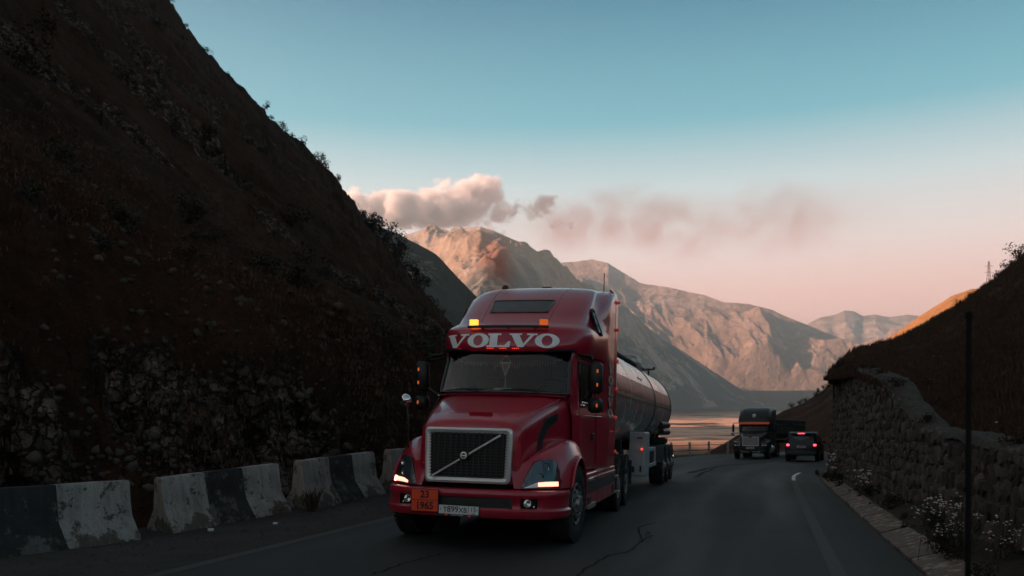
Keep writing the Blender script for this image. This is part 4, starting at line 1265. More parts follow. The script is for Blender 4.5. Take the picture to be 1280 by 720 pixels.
    # plates
    m = MB(); m.box((0, 0, 0), (.365, .012, .285), .003)
    hz = m.build("hazard_plate", M_ink, P); hz.location = (-.505, -.035, .595)
    m = MB(); m.box((0, -.008, .0705), (.345, .004, .128)); m.box((0, -.008, -.0675), (.345, .004, .134))
    m.build("plate_face", M_orange, hz)
    text_mesh("23", "number", .125, M_ink, hz, (0, -.0115, .072), (R(90), 0, 0), sx=.95, bold=.004)
    text_mesh("1965", "number", .125, M_ink, hz, (0, -.0115, -.068), (R(90), 0, 0), sx=.95, bold=.004)
    m = MB(); m.box((0, 0, -.01), (.53, .015, .135), .004)
    npl = m.build("number_plate", M_blue, P); npl.location = (-.06, -.035, .49); npl.rotation_euler = (0, .012, 0)
    m = MB(); m.box((0, -.009, .004), (.512, .004, .104)); m.build("plate_face", M_plate, npl)
    for s_, x, z, sz, sx in (("T", -.175, .0, .085, 1.0), ("899", -.075, .006, .105, .95), ("XB", .055, .0, .085, 1.0), ("15", .188, .012, .082, .9)):
        text_mesh(s_, "number", sz, M_ink, npl, (x, -.0115, z), (R(90), 0, 0), sx=sx, bold=.001)
    m = MB(); m.box((.125, -.0115, .004), (.005, .001, .10)); m.box((-.235, -.0115, .004), (.012, .001, .014)); m.box((.19, -.0115, -.038), (.05, .001, .008)); m.box((.238, -.0115, .01), (.012, .001, .012))
    m.build("plate_marks", M_ink, npl)
    text_mesh("POCTAM", "frame_lettering", .026, M_plate, npl, (-.02, -.0095, -.063), (R(90), 0, 0), sx=1.5)
    m = MB(); m.box((-.16, -.009, -.062), (.035, .004, .014)); m.box((.14, -.009, -.066), (.035, .004, .014)); m.build("frame_mark", M_redm, npl)
    # ---------------- fenders + headlights
    def arch(y): return .52 + math.sqrt(max(0, .625 ** 2 - (y - 1.3) ** 2))
    ST = [(.60, .10, .775, 1.0, .60, .14, 1.05), (.74, .13, .775, .97, .70, .30, 1.10), (.86, .185, .775, .98, .74, .48, 1.17), (.97, .27, .775, 1.00, .78, .66, 1.23), (1.06, .38, .775, 1.03, .81, .82, 1.28),
          (1.13, .50, .775, 1.07, .84, .95, 1.32), (1.175, .62, .775, 1.11, .86, 1.05, 1.35), (1.20, .70, .775, 1.14, .88, 1.12, 1.365), (1.21, .80, arch(.80), 1.175, .90, 1.2, 1.38), (1.22, .95, arch(.95), 1.21, .91, 1.28, 1.385),
          (1.225, 1.12, arch(1.12), 1.24, .93, 1.36, 1.39), (1.225, 1.3, arch(1.3), 1.25, .94, 1.45, 1.39), (1.225, 1.48, arch(1.48), 1.25, .95, 1.55, 1.39), (1.22, 1.65, arch(1.65), 1.235, .96, 1.66, 1.385), (1.215, 1.8, arch(1.8), 1.21, .965, 1.80, 1.37), (1.21, 1.92, .56, 1.18, .97, 1.92, 1.345), (1.205, 1.99, .50, 1.16, .975, 1.99, 1.33)]
    def fender(sg):
        m = MB(); rings = []
        for (x, y, zb, zs, xi, yi, zi) in ST:
            ring = []
            lean = .30 if y < .62 else .30 * max(0, (1.0 - y) / .38)
            for t in (0, .5, 1.0):
                z = zb + (zs - zb) * t
                bk = lean * max(0, z - .775)
                ring.append(Vector((sg * (x - .06 * t * t - bk * .30), y + bk, z)))
            p1 = ring[-1]; p2 = Vector((sg * xi, yi, zi))
            c = Vector((p1.x * .75 + p2.x * .25, p1.y * .8 + p2.y * .2, zi + .01))
            for t in (.25, .5, .75, 1):
                ring.append(p1 * (1 - t) ** 2 + c * 2 * t * (1 - t) + p2 * t * t)
            ring.append(Vector((sg * (xi - .12), yi, zi - .10)))
            # inward return at the bottom edge
            ring.insert(0, ring[0] + Vector((-sg * .06, .03, .0)))
            rings.append(ring)
        m.loft(rings, False)
        f = m.build("fender", M_red, P, True, 50)
        m = MB(); m.tube([(sg * 1.228, 1.3 + .625 * math.cos(a), .52 + .625 * math.sin(a)) for a in np.linspace(R(8), R(158), 24)], .022, 6)
        m.build("arch_lip", M_red, f, True)
        m = MB()
        m.lathe([(.62, .70), (1.19, .70)], (0, 1.3, .52), 'x', 24, -math.pi * .48, math.pi * .62)
        for v in range(len(m.v)):
            m.v[v] = (m.v[v][0] * sg, m.v[v][1], m.v[v][2])
        m.build("wheel_well", M_ink, f)
        return f
    HP = [(.72, .12), (.80, .155), (.88, .205), (.96, .265), (1.03, .345), (1.09, .44), (1.125, .53)]
    HB = [.785] * 7
    HT = [.80, .95, 1.10, 1.135, 1.14, 1.13, 1.05]
    for sg in (-1, 1):
        f = fender(sg)
        def hpt(j, t, off):
            x, y = HP[j]; z = HB[j] + (HT[j] - HB[j]) * t
            bk = .30 * (z - .775)
            nx, ny = (x - .35), -(1.0 - y) * .9
            l = math.hypot(nx, ny)
            return Vector((sg * (x - bk * .30 - .05 * t * t + nx / l * off), y + bk + ny / l * off, z))
        m = MB(); m.loft([[hpt(j, t, .012) for j in range(7)] for t in (.0, .25, .5, .75, 1.0)], False)
        # side closing strip so the lens has thickness
        edge = [(j, 0) for j in range(7)] + [(6, t) for t in (.25, .5, .75, 1)] + [(j, 1) for j in range(5, -1, -1)] + [(0, t) for t in (.75, .5, .25)]
        m2 = MB(); m2.loft([[hpt(j, t, .014) for j, t in edge], [hpt(j, t, -.02) for j, t in edge]], True)
        hl = m2.build("headlight", M_black, P)
        m3 = MB(); m3.loft([[hpt(j, t, .004) for j in range(7)] for t in (.02, .5, .98)], False)
        m3.build("housing", mat("lamp_housing", (.16, .175, .19), .3, .5), hl)
        lens = m.build("lamp_lens", M_lens, hl, True)
        m = MB()
        c0 = (hpt(2, .42, .0) + hpt(3, .42, .0)) / 2
        m.lathe([(.012, .001), (.008, .02), (-.006, .040), (-.006, .047)], c0, 'y', 20)
        c1 = (hpt(3, .75, .0) + hpt(4, .75, .0)) / 2
        m.lathe([(.012, .001), (.008, .03), (-.006, .045), (-.006, .05)], c1, 'y', 20)
        m.build("reflector", M_chrome, hl, True)
        m = MB(); m.loft([[hpt(j, t, .016) for j in (1, 2, 3, 4, 5)] for t in (.06, .22)], False)
        m.build("turn_lamp", M_turn, hl)
        m = MB(); m.loft([[hpt(j, t, .018) for j in ((0, 1, 2) if sg > 0 else (4, 5))] for t in (.04, .24)], False)
        m.build("position_lamp", M_turn2 if sg < 0 else M_white, hl)
    # ---------------- cab body
    ys = [1.86, 2.0, 2.15, 2.4, 2.8, 3.2, 3.45, 3.7, 3.95, 4.4, 5.05]
    def cx(y, z):
        b = np.interp(y, [1.86, 2.15, 3.2, 3.45, 3.95, 5.05], [.975, 1.035, 1.09, 1.14, 1.205, 1.22])
        k = float(sstep(1.75, 2.66, z)) * (1 - float(sstep(3.1, 4.0, y)))
        return float(b) - .07 * k + .02 * math.sin(math.pi * min(1, max(0, (z - .95) / .9))) * (1 - float(sstep(3.5, 4, y)))
    zs = [.92, 1.0, 1.2, 1.45, 1.7, 1.78, 1.8, 1.9, 2.05, 2.3, 2.5, 2.66]
    def cab_side(sg):
        rows = []
        for z in zs:
            row = []
            for y in ys:
                ledge = .022 * float(sstep(1.82, 1.74, z))
                row.append((sg * (cx(y, z) + ledge), max(y, 1.86 + .45 * max(0, z - 2.0)) if y < 2.5 else y, z))
            rows.append(row)
        return rows
    m = MB()
    for sg in (-1, 1): m.loft(cab_side(sg), False)
    # back wall, floor, firewall below the windscreen
    m.box((0, 5.04, 1.8), (2.42, .03, 1.75)); m.box((0, 3.4, .93), (2.05, 3.2, .05)); m.box((0, 4.4, 1.0), (2.3, 1.2, .1))
    m.box((0, 1.96, 1.5), (1.9, .04, 1.0))
    cab = m.build("cab_body", M_red, P, True, 40)
    m = MB(); m.box((0, 3.5, 1.75), (1.98, .04, 1.7)); m.box((0, 2.8, 1.05), (1.96, 1.5, .05)); m.box((0, 2.75, 2.66), (1.96, 1.5, .03))
    m.build("interior_shell", M_darkin, cab)
    m = MB()
    m.loft([[(-.92, 1.98, 1.80), (-.92, 2.10, 2.02), (-.9, 2.45, 2.03), (-.9, 2.55, 1.75)], [(0, 1.78, 1.80), (0, 1.85, 2.03), (0, 2.40, 2.05), (0, 2.5, 1.75)], [(.92, 1.98, 1.80), (.92, 2.10, 2.02), (.9, 2.45, 2.03), (.9, 2.55, 1.75)]], True, True, True)
    m.build("dashboard", M_dash, cab, True, 40)
    for sx in (-.55, .55):
        m = MB(); m.box((sx, 2.95, 1.55), (.5, .5, .14), .04); m.box((sx, 3.18, 1.95), (.48, .14, .75), .05); m.box((sx, 3.2, 2.42), (.28, .10, .2), .04)
        m.build("seat", M_darkin, cab)
    m = MB()
    m.lathe([(-.014, .215), (0, .229), (.014, .215), (0, .201), (-.014, .215)], (0, 0, 0), 'z', 28)
    m.box((0, 0, 0), (.42, .04, .02)); m.box((0, .0, 0), (.09, .09, .03), .02)
    swh = m.build("steering_wheel", M_dash, cab, True); swh.location = (.5, 2.52, 2.02); swh.rotation_euler = (R(62), 0, 0)
    # windscreen
    def ws(u, v):
        """u -1..1 across, v 0..1 up"""
        xb = .945 - .035 * v
        y = 1.62 + .20 * abs(u) ** 2.2 + (.40 - .04 * abs(u)) * v
        return Vector((u * xb, y, 2.015 + .66 * v + .02 * (1 - u * u) * (1 - v)))
    us = np.linspace(-1, 1, 25); vsn = np.linspace(0, 1, 9)
    m = MB(); m.loft([[ws(u * .985, .015 + v * .97) for u in us] for v in vsn], False)
    m.build("windscreen", M_glass, P, True, fix=False)
    rim_ = [ws(u, 0) for u in us] + [ws(1, v) for v in vsn[1:]] + [ws(u, 1) for u in us[::-1][1:]] + [ws(-1, v) for v in vsn[::-1][1:-1]]
    m = MB()
    ring2 = rim_ + [rim_[0], rim_[1]]
    m.tube(ring2, .028, 6, False)
    m.build("windscreen_seal", M_gblack, P, True)
    # A pillars and cowl
    m = MB()
    for sg in (-1, 1):
        m.loft([[ws(sg * 1.02, v) + Vector((0, -.01, 0)) for v in vsn], [Vector((sg * (cx(2.0, 2.015 + .66 * v) - .0), 1.98 + .42 * v, 2.015 + .66 * v)) for v in vsn], [Vector((sg * (cx(2.3, 2.015 + .66 * v)), 2.24 + .38 * v, 2.015 + .66 * v)) for v in vsn]], False)
    m.loft([[ws(u, -.04) + Vector((0, -.12, -.02)) for u in us], [ws(u, -.02) for u in us], [ws(u, -.02) + Vector((0, .2, -.05)) for u in us]], False)
    m.build("windscreen_surround", M_red, P, True, 40)
    # wipers
    for (u0, u1, ym) in ((-.30, -.88, 0), (.62, .02, 0)):
        a = ws(u0, -.01) + Vector((0, -.035, .0)); b = ws(u1, .05) + Vector((0, -.03, 0)); c2 = ws((u0 + u1) / 2, .075) + Vector((0, -.035, 0))
        m = MB(); m.tube([a, c2], .011, 5); m.tube([ws(u0 * 1 + (u0 - u1) * .12, .045) + Vector((0, -.028, 0)), ws((u0 + u1) / 2, .07) + Vector((0, -.028, 0)), ws(u1, .035) + Vector((0, -.028, 0))], .010, 5)
        m.build("wiper", M_black, P)
    # inside top band (dark curtain) with tassels
    m = MB()
    def cb(u):   # lower edge of the curtain band
        return .80 - .10 * (1 - abs(u) ** 3) + .16 * max(0, abs(u) - .72) / .28
    m.loft([[ws(u * .95, 1.0) + Vector((0, .06, 0)) for u in us], [ws(u * .95, cb(u)) + Vector((0, .06, 0)) for u in us]], False)
    cur = m.build("curtain_band", M_darkin, cab)
    m = MB()
    for k in range(44):
        u = -.86 + 1.72 * k / 43
        ll = .025 + .012 * (k % 3) + (.03 if 16 < k < 28 else 0)
        p = ws(u, cb(u) - .005) + Vector((0, .055, 0))
        m.box(p - Vector((0, 0, ll / 2)), (.014, .006, ll)); m.box(p - Vector((0, 0, ll + .008)), (.02, .01, .018), .004)
    m.build("tassel_fringe", mat("tassel_thread", (.30, .17, .12), .8, var=.3, vscale=30), cab)
    m = MB(); m.box(ws(0, .78) + Vector((0, .04, 0)), (.10, .03, .045), .01); m.build("mirror_base", M_dgrey, cab)
    # ---------------- roof fairing
    m = MB(); rings = []
    n = 34
    for i, z in enumerate(RZ):
        y0, w_, wr, d = RY0[i], RW[i], RWR[i], RD[i]
        yc = y0 + d
        ring = []
        sides = [yc + (5.06 - yc) * k / 7 for k in range(1, 8)]
        def sx_(y): return w_ + (wr - w_) * float(sstep(max(yc, 2.75), max(yc + .3, 4.05), y))
        for y in sides[::-1]: ring.append((-sx_(y), y, z))
        for k in range(n + 1):
            a = math.pi * k / n
            ca, sa = -math.cos(a), math.sin(a)
            x = w_ * math.copysign(abs(ca) ** (2 / RN), ca)
            y = y0 + d * (1 - sa ** (2 / RN))
            ring.append((x, y, z))
        for y in sides: ring.append((sx_(y), y, z))
        rings.append(ring)
    m.loft(rings, False)
    top = rings[-1]
    m.add(top, [tuple(range(len(top)))])
    m.add(rings[0], [tuple(range(len(rings[0]) - 1, -1, -1))])
    nlev = len(rings); L_ = len(rings[0])
    m.add([r_[0] for r_ in rings] + [r_[-1] for r_ in rings], [tuple([nlev + k for k in range(nlev)] + [k for k in range(nlev - 1, -1, -1)])])
    roof = m.build("roof_fairing", M_red, P, True, 48)
    # lettering on the brow
    h = .205; x0 = -1.0; z0 = 2.695
    adv = [1.86, 1.50, 1.60, 1.80]
    sc = 1.76 / (sum(adv) + 1.64)
    x = x0
    for k, ch in enumerate("VOLVO"):
        me, w_ = letter_mesh(ch, "letter", M_white, lambda u, v, xx=x: Vector((xx + u * sc, roof_y(xx + u * sc, z0 + v * h) - .006, z0 + v * h)))
        lo = child_mesh("letter", me, roof)
        if k < 4: x += adv[k] * sc
    for (xc, n_) in ((-.74, 3), (-.22, 4), (-.03, 4), (.16, 4)):
        m = MB()
        for j in range(n_):
            xx = xc + (j - n_ / 2) * .028
            m.box((xx, roof_y(xx, 2.67) - .014, 2.676), (.014, .008, .010))
        m.build("brow_lamp", M_redled, roof)
    # light bar, amber lamps, skylight, roof details
    m = MB()
    m.tube([(xx, roof_y(xx, 3.0) - .075, 3.005) for xx in np.linspace(-.62, .60, 9)], .022, 6)
    for xx in (-.4, 0, .4): m.box((xx, roof_y(xx, 3.0) - .03, 3.0), (.03, .10, .02))
    m.build("light_bar", M_lightbar, roof)
    for xx, mm in ((-.545, M_amber), (.515, M_amberd)):
        m = MB()
        for q in range(3): m.box((xx, roof_y(xx, 3.03) - .06, 3.043 + .030 * q), (.125, .07, .028), .008)
        m.build("amber_lamp", mm, roof)
    def sky_(u, v):
        z = 3.30 + .235 * v; xx = u * (.445 + .045 * v)
        return Vector((xx, roof_y(xx, z) - .008, z))
    m = MB(); m.loft([[sky_(u, v) for u in np.linspace(-1, 1, 15)] for v in np.linspace(0, 1, 6)], False)
    m.build("skylight", M_dglass, roof, True)
    ed = [sky_(u, 0) for u in np.linspace(-1, 1, 15)] + [sky_(1, v) for v in np.linspace(0, 1, 5)[1:]] + [sky_(u, 1) for u in np.linspace(1, -1, 15)[1:]] + [sky_(-1, v) for v in np.linspace(1, 0, 5)[1:]]
    m = MB(); m.tube(ed + [ed[1]], .013, 5, False); m.build("skylight_seal", M_gblack, roof, True)
    m = MB()
    for sg in (-1, 1):
        m.tube([(sg * (.52 + .05 * t), roof_y(.52 + .05 * t, 3.12 + .82 * t) - .001, 3.12 + .82 * t) for t in np.linspace(0, 1, 14)], .005, 4)
    m.build("roof_seam", M_gblack, roof)
    m = MB(); m.box((.05, 4.6, 3.975), (.16, .14, .035), .01); m.build("roof_vent", M_black, roof)
    m = MB(); m.tube([(-.88, 5.3, 2.2), (-.88, 5.3, 4.0), (-.89, 5.34, 4.07), (-.91, 5.42, 4.12)], [.07, .07, .07, .065], 12); m.build("exhaust_pipe", M_black, P, True, 40)
    m = MB(); m.tube([(1.0, 4.9, 3.9), (1.0, 4.9, 4.28)], .008, 5); m.build("aerial", M_black, roof)
    # seams on the cab flank
    for sg in (-1, 1):
        # side extender behind the sleeper
        m = MB()
        V_ = [(1.224, 4.90, 1.0), (1.235, 5.10, 1.0), (1.235, 5.10, 3.78), (1.21, 5.10, 3.92), (1.14, 5.10, 3.995), (1.12, 4.90, 3.992), (1.19, 4.90, 3.92), (1.224, 4.90, 3.78)]
        m.add([(sg * x, y, z) for x, y, z in V_] + [(sg * (x - .03), y, z - (.03 if z > 3.8 else 0)) for x, y, z in V_], [(0, 1, 2, 7), (7, 2, 3, 6), (6, 3, 4, 5), (8, 15, 10, 9), (15, 14, 11, 10), (14, 13, 12, 11), (1, 9, 10, 2), (2, 10, 11, 3), (3, 11, 12, 4), (0, 8, 9, 1), (0, 7, 15, 8), (7, 6, 14, 15), (6, 5, 13, 14), (4, 12, 13, 5)])
        ex = m.build("side_extender", M_red, P, True, 35)
        for zz in (1.15, 1.75, 2.25, 2.75, 3.3, 3.78):
            m = MB(); m.lathe([(0, .03), (.025, .028), (.035, .015), (.036, .001)] if sg > 0 else [(0, .03), (-.025, .028), (-.035, .015), (-.036, .001)], (sg * 1.235, 5.085, zz), 'x', 12)
            m.build("marker_lamp", M_redm, ex, True)
        # vertical lettering on the sleeper flank
        zz = 2.49
        for ch in "VOLVO":
            o__, i__, w_ = glyph(ch)
            me, w_ = letter_mesh(ch, "letter", M_grey_decal, lambda u, v, z0=zz, ww=w_: Vector((sg * 1.228, 4.08 + (u / ww) * .66 if sg > 0 else 4.74 - (u / ww) * .66, z0 + v * .142)), 1)
            child_mesh("letter", me, ex); zz -= .187
        # door
        m = MB()
        dy = [2.2, 2.5, 2.85, 3.2]; dz = [.98, 1.3, 1.6, 1.74, 1.8, 1.95, 2.3, 2.6]
        def dpt(y, z, o): return (sg * (cx(y, z) + .022 * float(sstep(1.82, 1.74, z)) + o), y if z < 2.0 else max(y, 2.2 + .42 * (z - 2.0)), z)
        m.loft([[dpt(y, z, .012) for y in dy] for z in dz], False)
        e0 = [dpt(y, dz[0], .012) for y in dy] + [dpt(3.2, z, .012) for z in dz[1:]] + [dpt(y, 2.6, .012) for y in dy[::-1][1:]] + [dpt(2.2, z, .012) for z in dz[::-1][1:-1]]
        e1 = [dpt(y, dz[0], -.01) for y in dy] + [dpt(3.2, z, -.01) for z in dz[1:]] + [dpt(y, 2.6, -.01) for y in dy[::-1][1:]] + [dpt(2.2, z, -.01) for z in dz[::-1][1:-1]]
        m.loft([e0, e1], True)
        door = m.build("door", M_red, P, True, 40)
        m = MB(); m.loft([[dpt(y, z, .020) for y in (2.28, 2.7, 3.1)] for z in (1.92, 2.1, 2.3, 2.52)], False); m.build("door_window", M_dglass, door, True)
        wr_ = [dpt(y, 1.92, .022) for y in (2.28, 2.7, 3.1)] + [dpt(3.1, z, .022) for z in (2.1, 2.3, 2.52)] + [dpt(y, 2.52, .022) for y in (2.7, 2.28)] + [dpt(2.28, z, .022) for z in (2.3, 2.1)]
        m = MB(); m.tube(wr_ + wr_[:2], .018, 5, False); m.build("window_seal", M_gblack, door)
        m = MB(); m.tube([dpt(2.74, 1.92, .022), dpt(2.74, 2.52, .022)], .014, 5); m.build("window_bar", M_gblack, door)
        m = MB(); m.box((sg * (cx(3.0, 1.5) + .04), 3.02, 1.42), (.03, .20, .11), .01); m.build("door_handle", M_black, door)
        m = MB(); m.tube([(sg * (cx(y, 1.70) + .032), y, 1.735 + .03 * (y - 2.2) * 0) for y in (2.0, 2.6, 3.2, 3.6)], .008, 4); m.build("flank_crease", M_red, cab)
        m = MB(); m.box((sg * (cx(2.35, 1.86) + .03), 2.5, 1.875), (.03, .55, .05), .015); m.build("window_ledge", M_chrome, door, True)
        m = MB(); m.tube([(sg * (cx(3.3, 1.2) + .03), 3.3, 1.0), (sg * (cx(3.3, 1.75) + .03), 3.3, 1.76), (sg * (cx(3.3, 2.6) + .015), 3.3, 2.62)], .005, 4); m.tube([(sg * 1.226, 4.2, 1.0), (sg * 1.226, 4.2, 2.62)], .005, 4)
        m.build("panel_gap", M_gblack, cab)
        # sleeper window high on the fairing
        m = MB()
        sw = [(3.30, 3.06), (3.46, 3.03), (3.52, 3.08), (3.52, 3.38), (3.47, 3.43), (3.36, 3.43), (3.30, 3.38)]
        def fx(y, z):
            i = max(0, min(len(RZ) - 2, int(np.searchsorted(RZ, z)) - 1))
            w_ = float(np.interp(z, RZ, RW)); wr = float(np.interp(z, RZ, RWR)); yc = float(np.interp(z, RZ, RY0) + np.interp(z, RZ, RD))
            return w_ + (wr - w_) * float(sstep(max(yc, 2.75), max(yc + .3, 4.05), y))
        pv = [Vector((sg * (fx(y, z) + .012), y, z)) for y, z in sw]
        m.add(pv, [tuple(range(7))]); swo = m.build("sleeper_window", M_dglass, roof)
        m = MB(); m.tube(pv + pv[:2], .022, 5, False); m.build("sleeper_window_frame", M_gblack, swo)
        # mirrors
        m = MB()
        mx, my = (1.27 if sg > 0 else -1.40), 2.30
        m.box((0, 0, 0), (.20, .16, .46), .045)
        mi_ = m.build("mirror", M_black, P, True, 50); mi_.location = (mx, my, 2.28); mi_.rotation_euler = (0, 0, -sg * .12)
        m = MB(); m.box((0, 0, -.40), (.20, .16, .22), .045); m.build("lower_mirror", M_black, mi_, True, 50)
        m = MB(); m.box((0, .085, 0), (.19, .012, .40)); m.box((0, .085, -.40), (.19, .012, .18)); m.build("mirror_glass", M_chrome, mi_)
        for zz in (.10, -.10, -.40):
            m = MB(); m.box((sg * .045, -.082, zz), (.025, .012, .05), .004); m.build("mirror_lamp", M_amberd, mi_)
        m = MB()
        m.tube([(sg * 1.0, 2.30, 2.62), (sg * 1.2, 2.26, 2.60), (mx - sg * .06, 2.29, 2.56), (mx - sg * .05, 2.29, 2.45)], .022, 6)
        m.tube([(sg * 1.02, 2.25, 1.96), (sg * 1.12, 2.27, 1.99), (mx - sg * .05, 2.29, 2.12)], .02, 6)
        m.tube([(sg * 1.02, 2.42, 2.58), (mx - sg * .05, 2.32, 2.52)], .014, 6)
        m.tube([(mx - sg * .06, my, 2.5), (mx - sg * .06, my, 1.78)], .018, 6)
        m.build("mirror_arm", M_black, P, True)
        # skirts, steps and tank covers
        m = MB()
        m.box((sg * 1.13, 2.62, .60), (.16, 1.10, .46), .02); m.box((sg * 1.13, 4.35, .60), (.16, 2.30, .46), .02)
        m.box((sg * 1.10, 3.75, .86), (.22, 3.3, .07), .015)
        sk = m.build("side_skirt", M_red, P)
        m = MB(); m.box((sg * 1.205, 2.62, .685), (.02, 1.12, .17)); m.box((sg * 1.205, 4.35, .685), (.02, 2.32, .17)); m.build("skirt_band", M_dgrey, sk)
        m = MB(); m.box((sg * 1.16, 2.5, .40), (.18, .62, .06), .01); m.build("step", M_step, sk)
        m = MB(); m.box((sg * 1.17, 2.38, .80), (.14, .45, .05), .01); m.build("step", M_step, sk)
        m = MB()
        for q in range(6): m.box((sg * 1.20, 2.24 + q * .1, .435), (.12, .04, .02)); m.box((sg * 1.20, 3.3 + q * .22, .905), (.10, .06, .018))
        m.build("step_grip", M_step, sk)
        for yy, zz in ((2.35, .47), (5.2, .50)):
            m = MB(); m.box((sg * 1.212, yy, zz), (.02, .28, .14)); m.build("step_hole", M_ink, sk)
        m = MB(); m.box((sg * 1.15, 5.42, .70), (.24, .14, .05), .01); m.box((sg * 1.15, 5.46, .42), (.3, .14, .05), .01); m.build("catwalk_step", M_step, sk)
    # hood mirror on a stalk at the near left fender
    m = MB(); m.tube([(-1.02, .72, 1.18), (-1.02, .70, 1.60), (-1.03, .66, 1.80)], .011, 6)
    stk = m.build("mirror_stalk", M_dgrey, P, True)
    m = MB(); m.lathe([(.03, .001), (.025, .05), (.0, .082), (-.02, .085), (-.05, .075), (-.085, .045), (-.098, .001)], (0, 0, 0), 'y', 24)
    hm = m.build("round_mirror", M_chrome, stk, True); hm.location = (-1.045, .66, 1.86)
    # marker lamps at the frame behind the cab
    m = MB(); m.box((.9, 5.75, 1.42), (.10, .06, .06), .015); m.build("work_lamp", mat("work_lamp_lit", (1, .6, .4), .3, emit=(1, .55, .35), estr=0.82), P)
    # rear mudguards
    for sg in (-1, 1):
        m = MB(); m.box((sg * .95, 5.62, .75), (.5, .02, .5)); m.build("mudflap", M_black, P)
        m = MB(); m.box((sg * .95, 8.3, .65), (.55, .02, .5)); m.build("mudflap", M_black, P)
    # wheels
    for sg in (-1, 1):
        wheel(P, sg * 1.07, 1.3, .52, .52, .29, .285, sg, True, yaw=R(-4))
        for yy in (6.25, 7.6):
            wheel(P, sg * 1.06, yy, .52, .52, .28, .285, sg)
            wheel(P, sg * .74, yy, .52, .52, .28, .285, sg)
    return root
lorry = red_lorry()

# pennant and papers behind the windscreen (hang in / lie on the dash)
def in_lorry(name, mb, mats, label, cat):
    o = mb.build(name, mats)
    o.location = lorry.location; o.rotation_euler = lorry.rotation_euler
    tag(o, label, cat); return o
m = MB()
m.add([(-.075, 1.93, 2.47), (.075, 1.93, 2.47), (0, 1.93, 2.26)] + [(-.075, 1.938, 2.47), (.075, 1.938, 2.47), (0, 1.938, 2.26)], [(0, 1, 2), (3, 5, 4), (0, 3, 4, 1), (1, 4, 5, 2), (2, 5, 3, 0)])
m.tube([(-.085, 1.934, 2.475), (.085, 1.934, 2.475)], .007, 5); m.tube([(-.08, 1.934, 2.48), (0, 1.95, 2.58), (.08, 1.934, 2.48)], .003, 4)
m.mi = 1; m.add([(-.052, 1.926, 2.452), (.052, 1.926, 2.452), (0, 1.926, 2.30)], [(0, 1, 2)])
m.mi = 0; m.tube([(0, 1.934, 2.26), (0, 1.934, 2.10)], .006, 5)
in_lorry("pennant", m, [mat("pennant_white", (.55, .52, .5), .8), mat("pennant_red", (.38, .13, .12), .8, var=.4, vscale=40)], "small white and red triangular pennant hanging inside the red lorry's windscreen", "pennant")
m = MB(); m.box((-.02, 1.90, 2.075), (.26, .10, .05), .012); m.box((-.20, 1.93, 2.06), (.14, .08, .02), .005)
in_lorry("tissue_box", m, mat("pale_card", (.5, .55, .55), .7), "pale box lying on the dashboard under the pennant", "box")

